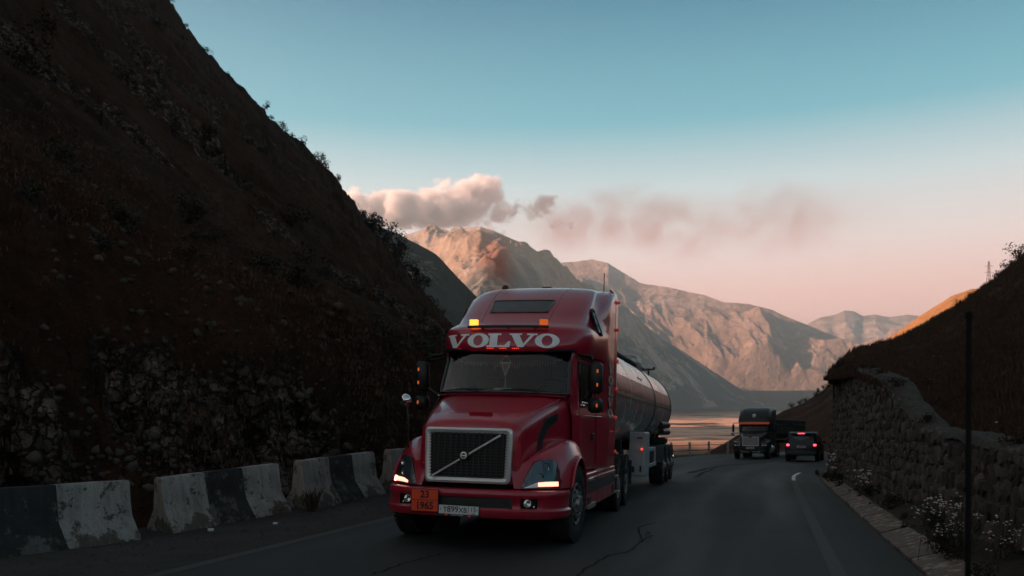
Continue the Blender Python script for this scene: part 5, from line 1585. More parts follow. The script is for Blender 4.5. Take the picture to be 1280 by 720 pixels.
# ================================================================ tank trailer
TYAW = 15.0
def tank_trailer():
    kx = OX + _s * 6.9; ky = OY + _c * 6.9
    root = empty("tank_trailer", (kx, ky, float(G(kx, ky))), (0, ROLL, R(-TYAW)))
    tag(root, "long grey cylindrical tank trailer with a dark red stripe behind the red lorry", "trailer")
    P = root
    RAD = 1.14; CZ = 2.24; y0, y1 = -.95, 11.4
    M_tank = mat("tank_steel", (.62, .60, .59), .30, .70, col2=(.44, .42, .41), vscale=1.4, rvar=.12, bump=.06, bscale=6)
    # streaky stainless steel
    m = MB()
    prof = [(y0 - .16, .001), (y0 - .15, .4), (y0 - .10, .8), (y0 - .03, 1.06), (y0 + .03, RAD)]
    prof += [(y, RAD) for y in np.linspace(y0 + .2, y1 - .2, 18)] + [(y1 - .03, RAD), (y1 + .03, 1.06), (y1 + .10, .8), (y1 + .15, .4), (y1 + .16, .001)]
    m.lathe(prof, (0, 0, CZ), 'y', 56)
    tank = m.build("tank", M_tank, P, True, 35)
    for yb in (-.9, 1.5, 3.9, 6.4, 8.9, 11.35):
        m = MB(); big = yb in (6.4, 11.35, -.9)
        ww = .05 if big else .02; tt = .018 if big else .006
        m.lathe([(yb - ww, RAD), (yb - ww, RAD + tt), (yb + ww, RAD + tt), (yb + ww, RAD)], (0, 0, CZ), 'y', 56)
        m.build("tank_band", M_black if big else M_tank, tank, True, 30)
    M_stripe = mat("stripe_red", (.16, .022, .028), .45, var=.2, vscale=3, coat=.2)
    M_stripe2 = mat("stripe_thin", (.22, .09, .05), .5, var=.2, vscale=3)
    for sg in (-1, 1):
        for (za, zb, mm, nm) in ((2.30, 2.64, M_stripe, "stripe"), (2.18, 2.235, M_stripe2, "thin_stripe")):
            m = MB(); rows = []
            for y in np.linspace(-.55, 11.28, 26):
                a0, a1 = math.asin((za - CZ) / RAD), math.asin((zb - CZ) / RAD)
                rows.append([(sg * (RAD + .004) * math.cos(a), y, CZ + (RAD + .004) * math.sin(a)) for a in np.linspace(a0, a1, 5)])
            m.loft(rows, False); m.build(nm, mm, tank, True)
        m = MB(); rows = []
        for y in np.linspace(.2, 1.0, 4): rows.append([(sg * (RAD + .006) * math.cos(a), y, CZ + (RAD + .006) * math.sin(a)) for a in np.linspace(.62, .72, 3)])
        m.loft(rows, False); rows = []
        for y in np.linspace(3.4, 4.3, 4): rows.append([(sg * (RAD + .006) * math.cos(a), y, CZ + (RAD + .006) * math.sin(a)) for a in np.linspace(.46, .50, 3)])
        m.loft(rows, False); m.build("label_strip", M_dgrey, tank)
    # walkway, hatches and hoops on top
    m = MB(); m.box((0, 5.2, CZ + RAD + .04), (.9, 10.5, .04), .01); m.build("walkway", M_dgrey, tank)
    for yy in (2.0, 6.0, 9.6):
        m = MB(); m.lathe([(0, .28), (.14, .28), (.16, .25), (.18, .001)], (0, yy, CZ + RAD), 'z', 24); m.build("hatch", M_alu, tank, True, 40)
    m = MB()
    for k in range(4):
        yy = 6.6 + k * .28
        m.tube([(.62, yy, CZ + .92), (.60, yy, CZ + 1.28), (.40, yy, CZ + 1.36), (.1, yy, CZ + 1.30)], .018, 6)
    m.build("roll_hoop", M_alu, tank, True)
    m = MB(); m.box((.45, 10.9, CZ + RAD + .10), (.35, .12, .05), .01); m.box((.62, 10.9, CZ + RAD + .14), (.08, .08, .08), .02); m.tube([(.45, 10.9, CZ + 1.0), (.45, 10.9, CZ + 1.26)], .03, 6); m.build("top_valve", M_black, tank)
    # frame, cabinet, pipes
    m = MB()
    for sx in (-.45, .45): m.box((sx, 5.3, 1.12), (.10, 12.0, .16), .01)
    for yy in (-.2, 2.2, 4.6, 7.2, 9.8, 11.0): m.box((0, yy, 1.18), (1.7, .12, .28), .02)
    m.box((0, 11.5, .95), (2.3, .12, .14), .02)
    m.build("frame", M_black, P)
    for sg in (-1, 1):
        m = MB(); m.tube([(sg * .75, 2.9, 1.1), (sg * .75, 2.9, .2)], .06, 8); m.box((sg * .75, 2.9, .18), (.26, .26, .03))
        m.build("landing_leg", M_black, P)
    M_cab = mat("cabinet_paint", (.36, .36, .37), .5, var=.12, vscale=4, coat=.1)
    for sg in (-1, 1):
        m = MB(); m.box((sg * 1.05, 3.85, .98), (.36, 1.0, 1.04), .02)
        cb_ = m.build("side_cabinet", M_cab, P)
        m = MB(); m.box((sg * 1.235, 3.85, .98), (.014, .94, .98), .004); m.build("cabinet_door", M_cab, cb_)
        m = MB(); m.box((sg * .98, 3.343, .62), (.06, .014, .14)); m.box((sg * 1.15, 3.343, .64), (.04, .014, .14)); m.build("cabinet_latch", M_ink, cb_)
        m = MB(); m.box((sg * 1.12, 3.342, 1.36), (.13, .006, .05), .002); m.build("red_mark", M_redled if False else mat("red_sticker", (.35, .03, .03), .5), cb_)
        m = MB(); m.box((sg * 1.0, 5.6, 1.05), (.3, 2.4, .10), .01); m.box((sg * 1.15, 5.6, .65), (.04, 2.5, .10), .01); m.box((sg * 1.15, 5.0, .85), (.05, .05, .4)); m.box((sg * 1.15, 6.6, .85), (.05, .05, .4)); m.build("side_guard", M_cab, P)
        m = MB(); m.box((sg * 1.18, 3.28, 1.10), (.05, .04, .05), .01); m.build("side_lamp", M_redled, P)
        m = MB()
        m.tube([(sg * 1.02, 8.9, 1.72), (sg * 1.02, 11.6, 1.72)], .11, 12); m.tube([(sg * 1.06, 9.2, 1.50), (sg * 1.06, 11.4, 1.50)], .09, 12)
        m.build("hose_tube", M_black, P, True, 40)
        m = MB(); m.box((sg * .80, 9.4, 1.42), (.08, .1, .6), .01); m.box((sg * .80, 10.6, 1.42), (.08, .1, .6), .01); m.build("tube_bracket", M_black, P)
        # mudguards over the three axles
        for yy in (8.35, 9.66, 10.97):
            m = MB()
            ring = []
            for a in np.linspace(R(12), R(168), 14): ring.append((yy + .60 * math.cos(a), .52 + .60 * math.sin(a)))
            m.loft([[(sg * .62, y, z) for y, z in ring], [(sg * 1.24, y, z) for y, z in ring], [(sg * 1.245, .5 * yy + .5 * y + (y - yy) * .44, z - .03) for y, z in ring]], False)
            m.build("mudguard", M_dgrey, P, True, 40)
            wheel(P, sg * 1.05, yy, .52, .52, .38, .285, sg, True)
        m = MB(); m.box((sg * 1.0, 9.6, 1.24), (.4, .5, .2), .05); m.build("air_tank", M_black, P)
        m = MB(); m.box((sg * .95, 11.6, .95), (.42, .06, .14), .01); m.build("tail_lamp", M_redm, P)
        m = MB(); m.box((sg * 1.22, 11.55, .75), (.05, .05, .05), .01); m.build("end_lamp", M_turn2, P)
    return root
tank_trailer()

# ================================================================ the black lorry and its tipper trailer
M_bpaint = paint("black_paint_gloss", (.004, .0055, .007), rough=.5, coat=.10, dirt_amt=.06, dirt=(.09, .08, .07))
M_silver = mat("bright_metal", (.62, .58, .56), .4, .35)
M_tip = mat("tipper_grey", (.060, .058, .056), .7, var=.35, vscale=1.5)
M_bandl = mat("amber_band_glow", (.35, .05, .02), .4, emit=(1.0, .20, .10), estr=0.04)  # amber visor strip given a faint glow of its own
M_head = mat("headlamp_glass", (.5, .5, .5), .15, .8)
def black_lorry():
    bx, by, yaw = 16.25, 60.0, 22.0
    root = empty("lorry_tractor", (bx, by, float(G(bx, by))), (0, 0, R(-yaw)))
    tag(root, "black long-nosed lorry tractor with chrome grille coming round the bend", "lorry")
    P = root
    m = MB()
    for sx in (-.42, .42): m.box((sx, 4.2, .9), (.09, 7.2, .25), .01)
    m.box((0, 1.2, .7), (1.5, .6, .3), .03); m.box((0, 3.2, .7), (1.8, 2.4, .5), .03)
    m.build("chassis", M_black, P)
    # hood
    rings = []
    for (y, w_, zt) in ((.10, .60, 1.50), (.14, .66, 1.56), (.5, .70, 1.64), (1.1, .78, 1.74), (1.7, .90, 1.84), (1.95, .95, 1.88)):
        ring = [(-w_, y, .85), (-w_, y, zt - .22)]
        for k in range(11):
            a = math.pi * (1 - k / 10); ca, sa = math.cos(a), math.sin(a)
            ring.append((w_ * math.copysign(abs(ca) ** .5, ca), y, zt - .2 + .2 * sa ** .5 + .03 * sa))
        ring += [(w_, y, zt - .22), (w_, y, .85)]
        rings.append(ring)
    m = MB(); m.loft(rings, False); m.add(rings[0], [tuple(range(len(rings[0])))])
    m.build("hood", M_bpaint, P, True, 45)
    # grille
    m = MB()
    for (c, d) in (((0, .06, 1.50), (1.10, .08, .05)), ((0, .06, .92), (1.10, .08, .05)), ((-.53, .06, 1.21), (.05, .08, .60)), ((.53, .06, 1.21), (.05, .08, .60))): m.box(c, d, .012)
    gf = m.build("grille_frame", M_silver, P)
    for k in range(8):
        m = MB(); m.box((0, .065, .97 + .068 * k), (1.02, .03, .034), .006); m.build("grille_bar", M_silver, gf)
    m = MB(); m.box((0, .092, 1.21), (1.04, .01, .56)); m.build("grille_back", M_grille, gf)
    m = MB(); m.box((0, .02, 1.50), (.22, .02, .06), .008); m.build("badge", M_gblack, gf)
    # bumper
    BU = [(-1.2, .75), (-1.19, .45), (-1.12, .25), (-.95, .10), (-.6, .02), (0, 0), (.6, .02), (.95, .10), (1.12, .25), (1.19, .45), (1.2, .75)]
    m = MB(); m.loft([[(x, y + dy, z) for x, y in BU] for z, dy in ((.40, .1), (.42, .02), (.46, 0), (.62, 0), (.64, .02), (.68, .02), (.70, -.01), (.82, -.01), (.86, .03), (.87, .1))], False)
    bmp = m.build("bumper", M_bpaint, P, True, 40)
    m = MB(); m.box((0, -.02, .765), (.52, .02, .11), .004); pl = m.build("number_plate", M_plate, P)
    m = MB(); m.box((0, -.032, .765), (.40, .003, .045)); m.build("blurred_number", M_dgrey, pl)
    for sg in (-1, 1):
        m = MB(); m.box((sg * .62, -.01, .55), (.14, .03, .05), .01); m.build("fog_lamp", M_head, bmp)
        m = MB(); m.box((sg * .35, .0, .50), (.5, .015, .025)); m.build("bumper_trim", M_alu, bmp)
        # fender
        rings = []
        for a in np.linspace(R(168), R(-2), 16):
            y = 1.25 + .66 * math.cos(a); z = .55 + .66 * math.sin(a)
            y2 = max(y, .25)
            rings.append([(sg * 1.2, y2, z - .02), (sg * 1.19, y2, z + .06), (sg * 1.05, y2, z + .14), (sg * .80, y2 + .05, z + .22), (sg * .62, y2 + .1, z + .12)])
        m = MB(); m.loft(rings, False)
        m.loft([[(sg * x, y, z) for (x, y) in ((.62, .10), (.85, .13), (1.05, .22), (1.17, .40), (1.2, .65))] for z in (.86, 1.0, 1.12, 1.16)], False)
        m.loft([[(sg * x, y, 1.16) for (x, y) in ((.62, .10), (.85, .13), (1.05, .22), (1.17, .40), (1.2, .65))], [(sg * x, y, 1.24) for (x, y) in ((.62, .35), (.75, .4), (.9, .5), (1.0, .6), (1.1, .8))]], False)
        fd = m.build("fender", M_bpaint, P, True, 45)
        for (x, y, r_) in ((.80, .10, .085), (1.0, .17, .085)):
            m = MB(); m.lathe([(.06, .001), (.03, r_ * .7), (-.01, r_), (-.015, r_ * 1.1), (.02, r_ * 1.15)], (sg * x, y, 1.02), 'y', 18); m.build("headlight", M_chrome, P, True)
    # cab
    def w_at(y): return float(np.interp(y, [1.9, 2.4, 3.2, 3.7, 5.2], [.95, 1.05, 1.08, 1.2, 1.22]))
    m = MB()
    ysb = [1.95, 2.3, 2.8, 3.2, 3.5, 3.8, 4.4, 5.2]
    for sg in (-1, 1): m.loft([[(sg * (w_at(y) - .05 * max(0, z - 1.8) * (y < 3.4)), y + .35 * max(0, z - 1.85) * (y < 2.2), z) for y in ysb] for z in (.85, 1.2, 1.6, 1.85, 2.2, 2.5)], False)
    m.box((0, 5.2, 2.1), (2.42, .03, 2.4)); m.box((0, 3.5, .88), (2.1, 3.2, .05)); m.box((0, 2.0, 1.35), (1.85, .05, 1.0))
    cab = m.build("cab_body", M_bpaint, P, True, 40)
    m = MB(); m.box((0, 3.3, 1.8), (2.0, .04, 1.6)); m.box((0, 2.3, 1.78), (1.8, .5, .10)); m.build("interior_shell", M_darkin, cab)
    for sg in (-1, 1):
        m = MB()
        m.loft([[Vector((sg * (.02 + .86 * u), 1.72 + .26 * u ** 2.2 + .30 * v, 1.90 + .52 * v)) for u in np.linspace(0, 1, 7)] for v in np.linspace(0, 1, 4)], False)
        m.build("windscreen_pane", M_dglass, P, True)
        m = MB(); m.tube([(sg * .92, 1.96, 1.88), (sg * .90, 2.3, 2.45)], .05, 6); m.build("pillar", M_bpaint, cab)
        m = MB(); m.box((sg * (w_at(2.7) + .0), 2.72, 2.15), (.02, .75, .50), .005); m.build("door_window", M_dglass, cab)
        m = MB(); m.box((0, 0, 0), (.16, .14, .55), .05); mi_ = m.build("mirror", M_black, P, True, 50); mi_.location = (sg * 1.42, 2.05, 2.12)
        m = MB(); m.tube([(sg * 1.0, 2.3, 2.5), (sg * 1.42, 2.06, 2.48), (sg * 1.42, 2.06, 2.38)], .025, 6); m.tube([(sg * 1.0, 2.2, 1.8), (sg * 1.42, 2.06, 1.78), (sg * 1.42, 2.06, 1.88)], .025, 6); m.build("mirror_arm", M_black, P)
        m = MB(); m.lathe([(-.55, .001), (-.55, .28), (-.53, .32), (1.0, .32), (1.02, .28), (1.02, .001)], (sg * .92, 3.2, .66), 'y', 20); m.build("fuel_tank", M_alu, P, True, 40)
        m = MB(); m.tube([(sg * 1.15, 5.42, 1.0), (sg * 1.15, 5.42, 3.1)], .07, 10); m.build("exhaust_pipe", M_black, P, True)
    m = MB(); m.box((0, 1.88, 2.15), (.03, .05, .62)); m.build("centre_bar", M_gblack, cab)
    # visor band and roof fairing
    m = MB(); m.loft([[(x, 1.84 + .28 * abs(x / 1.05) ** 2.5 + dy, z) for x in np.linspace(-1.05, 1.05, 13)] for (z, dy) in ((2.40, .08), (2.42, -.02), (2.53, -.03), (2.56, .08))], False)
    m.build("visor_band", M_bandl, P, True, 40)
    rz = [2.5, 2.56, 2.7, 2.9, 3.1, 3.3, 3.45, 3.56, 3.62, 3.65]; ry = [1.86, 1.92, 2.0, 2.12, 2.3, 2.58, 2.9, 3.3, 3.75, 4.3]; rw = [1.10, 1.12, 1.12, 1.10, 1.07, 1.03, .98, .92, .84, .7]
    rings = []
    for z, y0, w_ in zip(rz, ry, rw):
        d = .55; yc = min(y0 + d, 4.9); ring = []
        sides = [yc + (5.25 - yc) * k / 5 for k in range(1, 6)]
        wr = 1.22 if z < 3.5 else 1.22 - (z - 3.5) * 1.6
        f = lambda y: w_ + (wr - w_) * float(sstep(2.9, 4.2, y))
        ring += [(-f(y), y, z) for y in sides[::-1]]
        for k in range(19):
            a = math.pi * k / 18; ca, sa = -math.cos(a), math.sin(a)
            ring.append((w_ * math.copysign(abs(ca) ** .75, ca), yc - (yc - y0) * sa ** .75, z))
        ring += [(f(y), y, z) for y in sides]
        rings.append(ring)
    m = MB(); m.loft(rings, False); m.add(rings[-1], [tuple(range(len(rings[-1])))]); m.add(rings[0], [tuple(range(len(rings[0])))])
    nl = len(rings)
    m.add([r_[0] for r_ in rings] + [r_[-1] for r_ in rings], [tuple([nl + k for k in range(nl)] + [k for k in range(nl - 1, -1, -1)])])
    rf = m.build("roof_fairing", M_bpaint, P, True, 45)
    m = MB(); m.lathe([(.02, .15), (-.02, .14), (-.03, .09), (-.015, .001)], (.0, 2.13, 2.98), 'y', 24); m.build("roof_emblem", M_alu, rf, True)
    m = MB()
    for sg in (-1, 1): m.tube([(sg * .72, 1.98, 2.62), (sg * .70, 2.2, 2.95), (sg * .66, 2.6, 3.28), (sg * .6, 3.2, 3.53)], .02, 5)
    m.build("roof_rib", M_bpaint, rf)
    m = MB(); m.tube([(-.98, .45, 1.15), (-1.12, .42, 1.62), (-1.2, .40, 1.72)], .015, 5); stk = m.build("mirror_stalk", M_black, P)
    m = MB(); m.lathe([(.03, .001), (0, .11), (-.05, .09), (-.09, .001)], (-1.24, .40, 1.74), 'y', 16); m.build("round_mirror", M_alu, stk, True)
    for sg in (-1, 1):
        wheel(P, sg * 1.03, 1.25, .51, .51, .29, .285, sg, True)
        for yy in (6.0, 7.35): wheel(P, sg * 1.0, yy, .51, .51, .46, .285, sg)
    # ---- tipper trailer
    ty = 31.0
    kx = bx + math.sin(R(yaw)) * 6.4; ky = by + math.cos(R(yaw)) * 6.4
    t = empty("tipper_trailer", (kx, ky, float(G(kx, ky))), (0, 0, R(-ty)))
    tag(t, "dark grey tipper trailer with ribbed sides behind the black lorry", "trailer")
    m = MB()
    def sec(y): return [(-1.0, y, 1.35), (-1.22, y, 1.75), (-1.25, y, 2.75), (1.25, y, 2.75), (1.22, y, 1.75), (1.0, y, 1.35)]
    m.loft([sec(-.9), sec(9.0)], True, True, True)
    tub = m.build("tub", M_tip, t)
    for k in range(9):
        for sg in (-1, 1):
            m = MB(); y = -.7 + k * 1.19; m.box((sg * 1.255, y, 2.2), (.05, .09, 1.05), .01); m.build("side_rib", M_tip, tub)
    for sg in (-1, 1):
        m = MB(); m.box((sg * 1.27, 4.05, 2.74), (.09, 9.9, .12), .015); m.build("top_rail", M_tip, tub)
        m = MB(); m.box((sg * 1.28, 4.05, 2.42), (.02, 9.7, .05)); m.build("side_rail", M_alu, tub)
        m = MB(); m.box((sg * .45, 4.2, 1.12), (.1, 9.6, .22)); m.build("frame_beam", M_black, t)
        for yy in (5.4, 6.7, 8.0): wheel(t, sg * 1.02, yy, .51, .51, .38, .285, sg, True)
    m = MB(); m.box((0, -.95, 2.2), (2.3, .06, 1.0), .01); m.build("front_board", M_tip, tub)
    return root
black_lorry()

# ================================================================ dark suv seen from behind
M_suv = paint("suv_paint", (.005, .004, .0045), rough=.5, coat=.10, dirt_amt=.06, dirt=(.07, .06, .055))
M_tail = mat("tail_lamp_lit", (.6, .02, .03), .25, emit=(1.0, .045, .09), estr=1.77)
M_tail2 = mat("tail_lamp_glass", (.25, .01, .015), .2, coat=.5)
def suv():
    x0, y0, yaw = 17.75, 54.0, 24.0
    t = empty("parked_suv", (x0, y0, float(G(x0, y0))), (0, 0, R(-yaw)))
    t.name = "suv"
    tag(t, "dark suv driving away with lit red tail lamps beside the stone wall", "suv")
    def ring(y, wb, wt, z0, z1, zs_):
        # lower body section
        return [(-wb * .86, y, z0), (-wb, y, z0 + .12), (-wb, y, zs_), (-wt, y, z1), (0, y, z1 + .03), (wt, y, z1), (wb, y, zs_), (wb, y, z0 + .12), (wb * .86, y, z0)]
    m = MB()
    m.loft([ring(.0, .90, .84, .42, 1.02, .92), ring(.04, .95, .89, .38, 1.08, .98), ring(.5, .98, .92, .36, 1.12, 1.0), ring(3.4, .98, .92, .36, 1.12, 1.0), ring(4.6, .94, .88, .38, 1.02, .92), ring(4.95, .85, .78, .42, .92, .82)], True, True, True)
    body = m.build("body", M_suv, t, True, 40)
    m = MB()
    def cr(y, z, w_): return [(-w_, y, z)], z
    lv = [(1.06, .08, 3.75, .93), (1.3, .13, 3.45, .90), (1.6, .24, 3.05, .84), (1.78, .33, 2.8, .78), (1.84, .55, 2.55, .70)]
    rings = []
    for z, ya, yb, w_ in lv:
        r_ = .16
        rings.append([(-w_ + r_, ya, z), (w_ - r_, ya, z), (w_, ya + r_, z), (w_, yb - r_, z), (w_ - r_, yb, z), (-w_ + r_, yb, z), (-w_, yb - r_, z), (-w_, ya + r_, z)])
    m.loft(rings, True, False, True)
    cabin = m.build("cabin", M_suv, t, True, 40)
    m = MB(); m.loft([[(x * .70, .103 + .05 * abs(x) ** 3, 1.17) for x in np.linspace(-1, 1, 9)], [(x * .64, .20 + .05 * abs(x) ** 3, 1.56) for x in np.linspace(-1, 1, 9)]], False); m.build("rear_window", M_dglass, t, True)
    m = MB(); m.box((0, .17, 1.72), (1.2, .26, .05), .02); m.build("spoiler", M_suv, t, True, 40)
    m = MB(); m.box((0, .035, 1.735), (.42, .02, .045), .008); m.build("brake_lamp", M_tail, t)
    m = MB(); m.box((0, -.015, .93), (.52, .02, .115), .005); pl = m.build("number_plate", M_plate, t)
    m = MB(); m.box((0, -.027, .93), (.40, .003, .045)); m.build("blurred_number", M_dgrey, pl)
    m = MB(); m.box((0, -.01, 1.04), (.6, .03, .04), .01); m.build("tailgate_trim", M_dgrey, t)
    m = MB(); m.box((0, -.02, .55), (1.80, .14, .26), .05); m.build("rear_bumper", M_dgrey, t, True, 40)
    for sg in (-1, 1):
        m = MB(); m.box((sg * .80, .02, 1.02), (.24, .09, .17), .03); tl = m.build("tail_lamp", M_tail2, t)
        m = MB(); m.box((sg * .79, -.025, 1.03), (.17, .02, .12), .01); m.build("lit_segment", M_tail, tl)
        m = MB(); m.add([(sg * (.935 - .0), .40, 1.18), (sg * .935, 1.25, 1.18), (sg * .87, 1.25, 1.56), (sg * .87, .50, 1.56)], [(0, 1, 2, 3)]); m.add([(sg * .935, 1.33, 1.18), (sg * .935, 2.2, 1.18), (sg * .87, 2.2, 1.56), (sg * .87, 1.33, 1.56)], [(0, 1, 2, 3)]); m.build("side_window", M_dglass, t)
        m = MB(); m.tube([(sg * .74, .7, 1.86), (sg * .74, 2.4, 1.86)], .02, 6); m.build("roof_rail", M_black, t)
        m = MB(); m.box((sg * 1.08, 3.2, 1.2), (.18, .1, .14), .03); m.build("mirror", M_suv, t, True, 50)
        for yy in (.95, 3.95): wheel(t, sg * .86, yy, .39, .39, .26, .24, sg, True)
    m = MB(); m.tube([(-.3, .9, 1.9), (-.3, .7, 2.05)], .008, 4); m.build("aerial", M_black, t)
suv()

# ================================================================ fence at the bend
M_post = mat("fence_post_concrete", (.30, .25, .22), .9, col2=(.42, .36, .33), vscale=8, bump=.5)
M_rail = mat("rusty_rail", (.07, .045, .035), .8, var=.4, vscale=6)
FP = offset(resample(smooth_poly(np.array([(5.5, 50), (9.5, 59.5), (12.8, 67.5), (17.2, 74), (23.5, 82), (31.5, 93)], float)), 200), -1.3)
fd = np.concatenate([[0], np.cumsum(np.linalg.norm(np.diff(FP, axis=0), axis=1))])
fence = empty("roadside_fence", (FP[0, 0], FP[0, 1], 0))
tag(fence, "low fence of pale posts and thin rails along the outer edge of the bend", "fence")
FO = Vector((FP[0, 0], FP[0, 1], 0))
pp = []
s_ = 1.0
while s_ < fd[-1]:
    x = float(np.interp(s_, fd, FP[:, 0])); y = float(np.interp(s_, fd, FP[:, 1])); z = float(ground_z(np.array(x), np.array(y)))
    pp.append(Vector((x, y, z)))
    m = MB(); h_ = 1.12 + rng.uniform(-.05, .05)
    m.box(Vector((x, y, z + h_ / 2 - .15)) - FO, (.17, .17, h_ + .3), .02); m.build("post", M_post, fence)
    s_ += 3.9
for a, b in zip(pp[:-1], pp[1:]):
    for hz in (.42, .86):
        m = MB(); m.tube([a + Vector((0, 0, hz)) - FO, (a + b) / 2 + Vector((0, 0, hz - .03)) - FO, b + Vector((0, 0, hz)) - FO], .032, 6); m.build("rail", M_rail, fence)

# ================================================================ thin pole close to the camera, stand-in for a likely aerial, and a far mast
M_pole = mat("dark_pole", (.010, .009, .009), .9, spec=.1, var=.3, vscale=9)
px_, py_ = 1.55, 3.0
m = MB(); m.tube([(px_, py_, float(G(px_, py_)) - .02), (px_ + .004, py_, .9), (px_ + .008, py_, 1.84)], [.0105, .010, .009], 10); m.lathe([(1.84, .013), (1.86, .012), (1.865, .001)], (px_ + .008, py_, 0), 'z', 10)
tag(m.build("aerial_pole", M_pole, None, True), "thin dark upright pole in place of a likely aerial, in front of the stone wall", "pole")
mast = empty("lattice_mast", tuple(px2(1236, 361, 352)))
tag(mast, "tiny lattice mast standing on the skyline behind the dark bank", "mast")
M_mast = mat("mast_steel", (.16, .14, .14), .6, .5)
m = MB()
for sx in (-1, 1):
    for sy in (-1, 1): m.tube([(sx * .9, sy * .9, -3), (sx * .15, sy * .15, 11)], .10, 4)
for k in range(7):
    z = k * 1.5; w_ = .9 - .75 * (z + 3) / 14
    for sx in (-1, 1): m.tube([(sx * w_, -w_, z), (-sx * w_, w_, z + 1.4)], .05, 4)
tag(m.build("tower_frame", M_mast, mast), kind=None)
for z in (6.5, 9.0):
    m = MB(); m.tube([(-1.7, 0, z), (0, 0, z + .25), (1.7, 0, z)], .09, 4); m.build("cross_arm", M_mast, mast)

# ================================================================ vegetation
def leaf_mat(name, a, b_, rough=.8):
    m = bpy.data.materials.new(name)
    N, L, b = nodes(m)
    oi = N.new("ShaderNodeObjectInfo"); t = N.new("ShaderNodeTexCoord")
    n = tnoise(N, L, t.outputs["Object"], 3.0, 4, .6)
    r_ = ramp(N, L, n.outputs["Fac"], [(.3, a), (.7, b_)])
    hv = N.new("ShaderNodeHueSaturation"); L.new(mth(N, L, 'MULTIPLY_ADD', oi.outputs["Random"], .7, .65), hv.inputs["Value"]); L.new(r_.outputs[0], hv.inputs["Color"])
    L.new(hv.outputs[0], b.inputs["Base Color"]); b.inputs["Roughness"].default_value = rough; b.inputs["Specular IOR Level"].default_value = .2
    return m
M_leaf = leaf_mat("bush_leaves", (.012, .013, .009), (.036, .033, .020))
M_leafr = leaf_mat("dry_leaves", (.022, .013, .008), (.055, .031, .018))
M_twig = mat("twig_bark", (.035, .026, .02), .9)
M_blade = leaf_mat("dry_grass_blades", (.046, .0235, .0145), (.115, .058, .034))
M_blade_pale = leaf_mat("pale_grass_blades", (.05, .028, .016), (.13, .075, .042))  # blades slightly paler than the common dry grass
M_rock = [mat("loose_rock", (.035, .029, .025), .92, spec=.05, col2=(.085, .07, .062), vscale=3, bump=.8, bscale=12, detail=8), mat("loose_rock_tan", (.05, .035, .029), .92, spec=.05, col2=(.11, .08, .066), vscale=3, bump=.8, bscale=12, detail=8)]

def bush_meshes(name, seed, nleaf=420, mat_=None):
    r_ = np.random.RandomState(seed)
    # several overlapping clumps
    k = r_.randint(5, 9)
    cen = np.stack([r_.uniform(-.38, .38, k), r_.uniform(-.38, .38, k), r_.uniform(.22, .72, k)], 1); rad = r_.uniform(.16, .34, k)
    ci = r_.randint(0, k, nleaf)
    d = r_.randn(nleaf, 3); d /= np.linalg.norm(d, axis=1)[:, None]
    P = cen[ci] + d * (rad[ci] * r_.uniform(.45, 1.12, nleaf))[:, None]
    P[:, 2] = np.maximum(P[:, 2], .03)
    a = r_.randn(nleaf, 3); a /= np.linalg.norm(a, axis=1)[:, None]
    b = np.cross(a, r_.randn(nleaf, 3)); b /= np.linalg.norm(b, axis=1)[:, None]
    s = r_.uniform(.03, .075, nleaf)[:, None]
    V = np.stack([P - a * s, P + b * s * .5, P + a * s, P - b * s * .5], 1).reshape(-1, 3)
    F = np.arange(nleaf * 4).reshape(-1, 4)
    m = MB()
    for q in range(k):
        m.tube([(0, 0, -.12), tuple(cen[q] * np.array([.5, .5, .55])), tuple(cen[q])], [.022, .015, .006], 4)
    return V, F, m
BUSH = []
for k in range(5):
    V, F, m = bush_meshes("b", 20 + k)
    o = np_obj("leaves", V, F, M_leaf, smooth=False); me = o.data; bpy.data.objects.remove(o)
    o = np_obj("leaves", V, F, M_leafr, smooth=False); me2 = o.data; bpy.data.objects.remove(o)
    BUSH.append((me, m.mesh("stems", M_twig), me2))
def bush(loc, size, k=None, dry=False, label="", group=None, flat=1.0, name="bush"):
    k = rng.randrange(5) if k is None else k
    me, st_, me2 = BUSH[k]
    o = bpy.data.objects.new(name, me2 if dry else me); C.objects.link(o)
    o.location = loc; o.scale = (size, size, size * flat); o.rotation_euler = (0, 0, rng.uniform(0, 6.3))
    s2 = bpy.data.objects.new("stems", st_); C.objects.link(s2); s2.parent = o
    tag(o, label, "bush", group)
    return o

def col_of(V, px):
    th = np.degrees(np.arctan2(V[:, 5, 0], V[:, 5, 1]))
    return int(np.argmin(np.abs(th - T(px))))
NF = 300
# skyline bushes on the left hillside
ORD = 'first second third fourth fifth sixth seventh eighth ninth tenth eleventh twelfth thirteenth fourteenth fifteenth sixteenth seventeenth eighteenth nineteenth twentieth twenty-first twenty-second twenty-third twenty-fourth twenty-fifth twenty-sixth twenty-seventh twenty-eighth twenty-ninth thirtieth thirty-first thirty-second thirty-third'.split()
for px, sz in ((212, 9), (232, 6), (258, 10), (283, 8), (298, 6), (331, 9), (338, 7), (352, 12), (364, 8), (374, 13), (381, 8), (392, 9), (398, 13), (408, 16), (421, 9), (430, 8), (441, 10), (452, 11), (461, 14), (468, 20), (476, 24), (484, 20), (492, 22), (499, 18), (506, 16), (513, 13), (521, 18), (528, 16), (536, 14), (544, 13), (551, 12)):
    c = col_of(HV, px); k_ = NF - (2 if sz < 14 else 5)
    p = Vector(HV[c, k_]); s_ = sz * p.y / FPX
    _k = globals().get('_k', -1) + 1
    bush(p - Vector((0, 0, s_ * .12)), s_ * 1.3, label=ORD[_k] + " dark bush down the hillside skyline, counted from the picture's top edge", group="bushes along the hillside skyline", flat=1.0 if sz < 14 else 1.25)
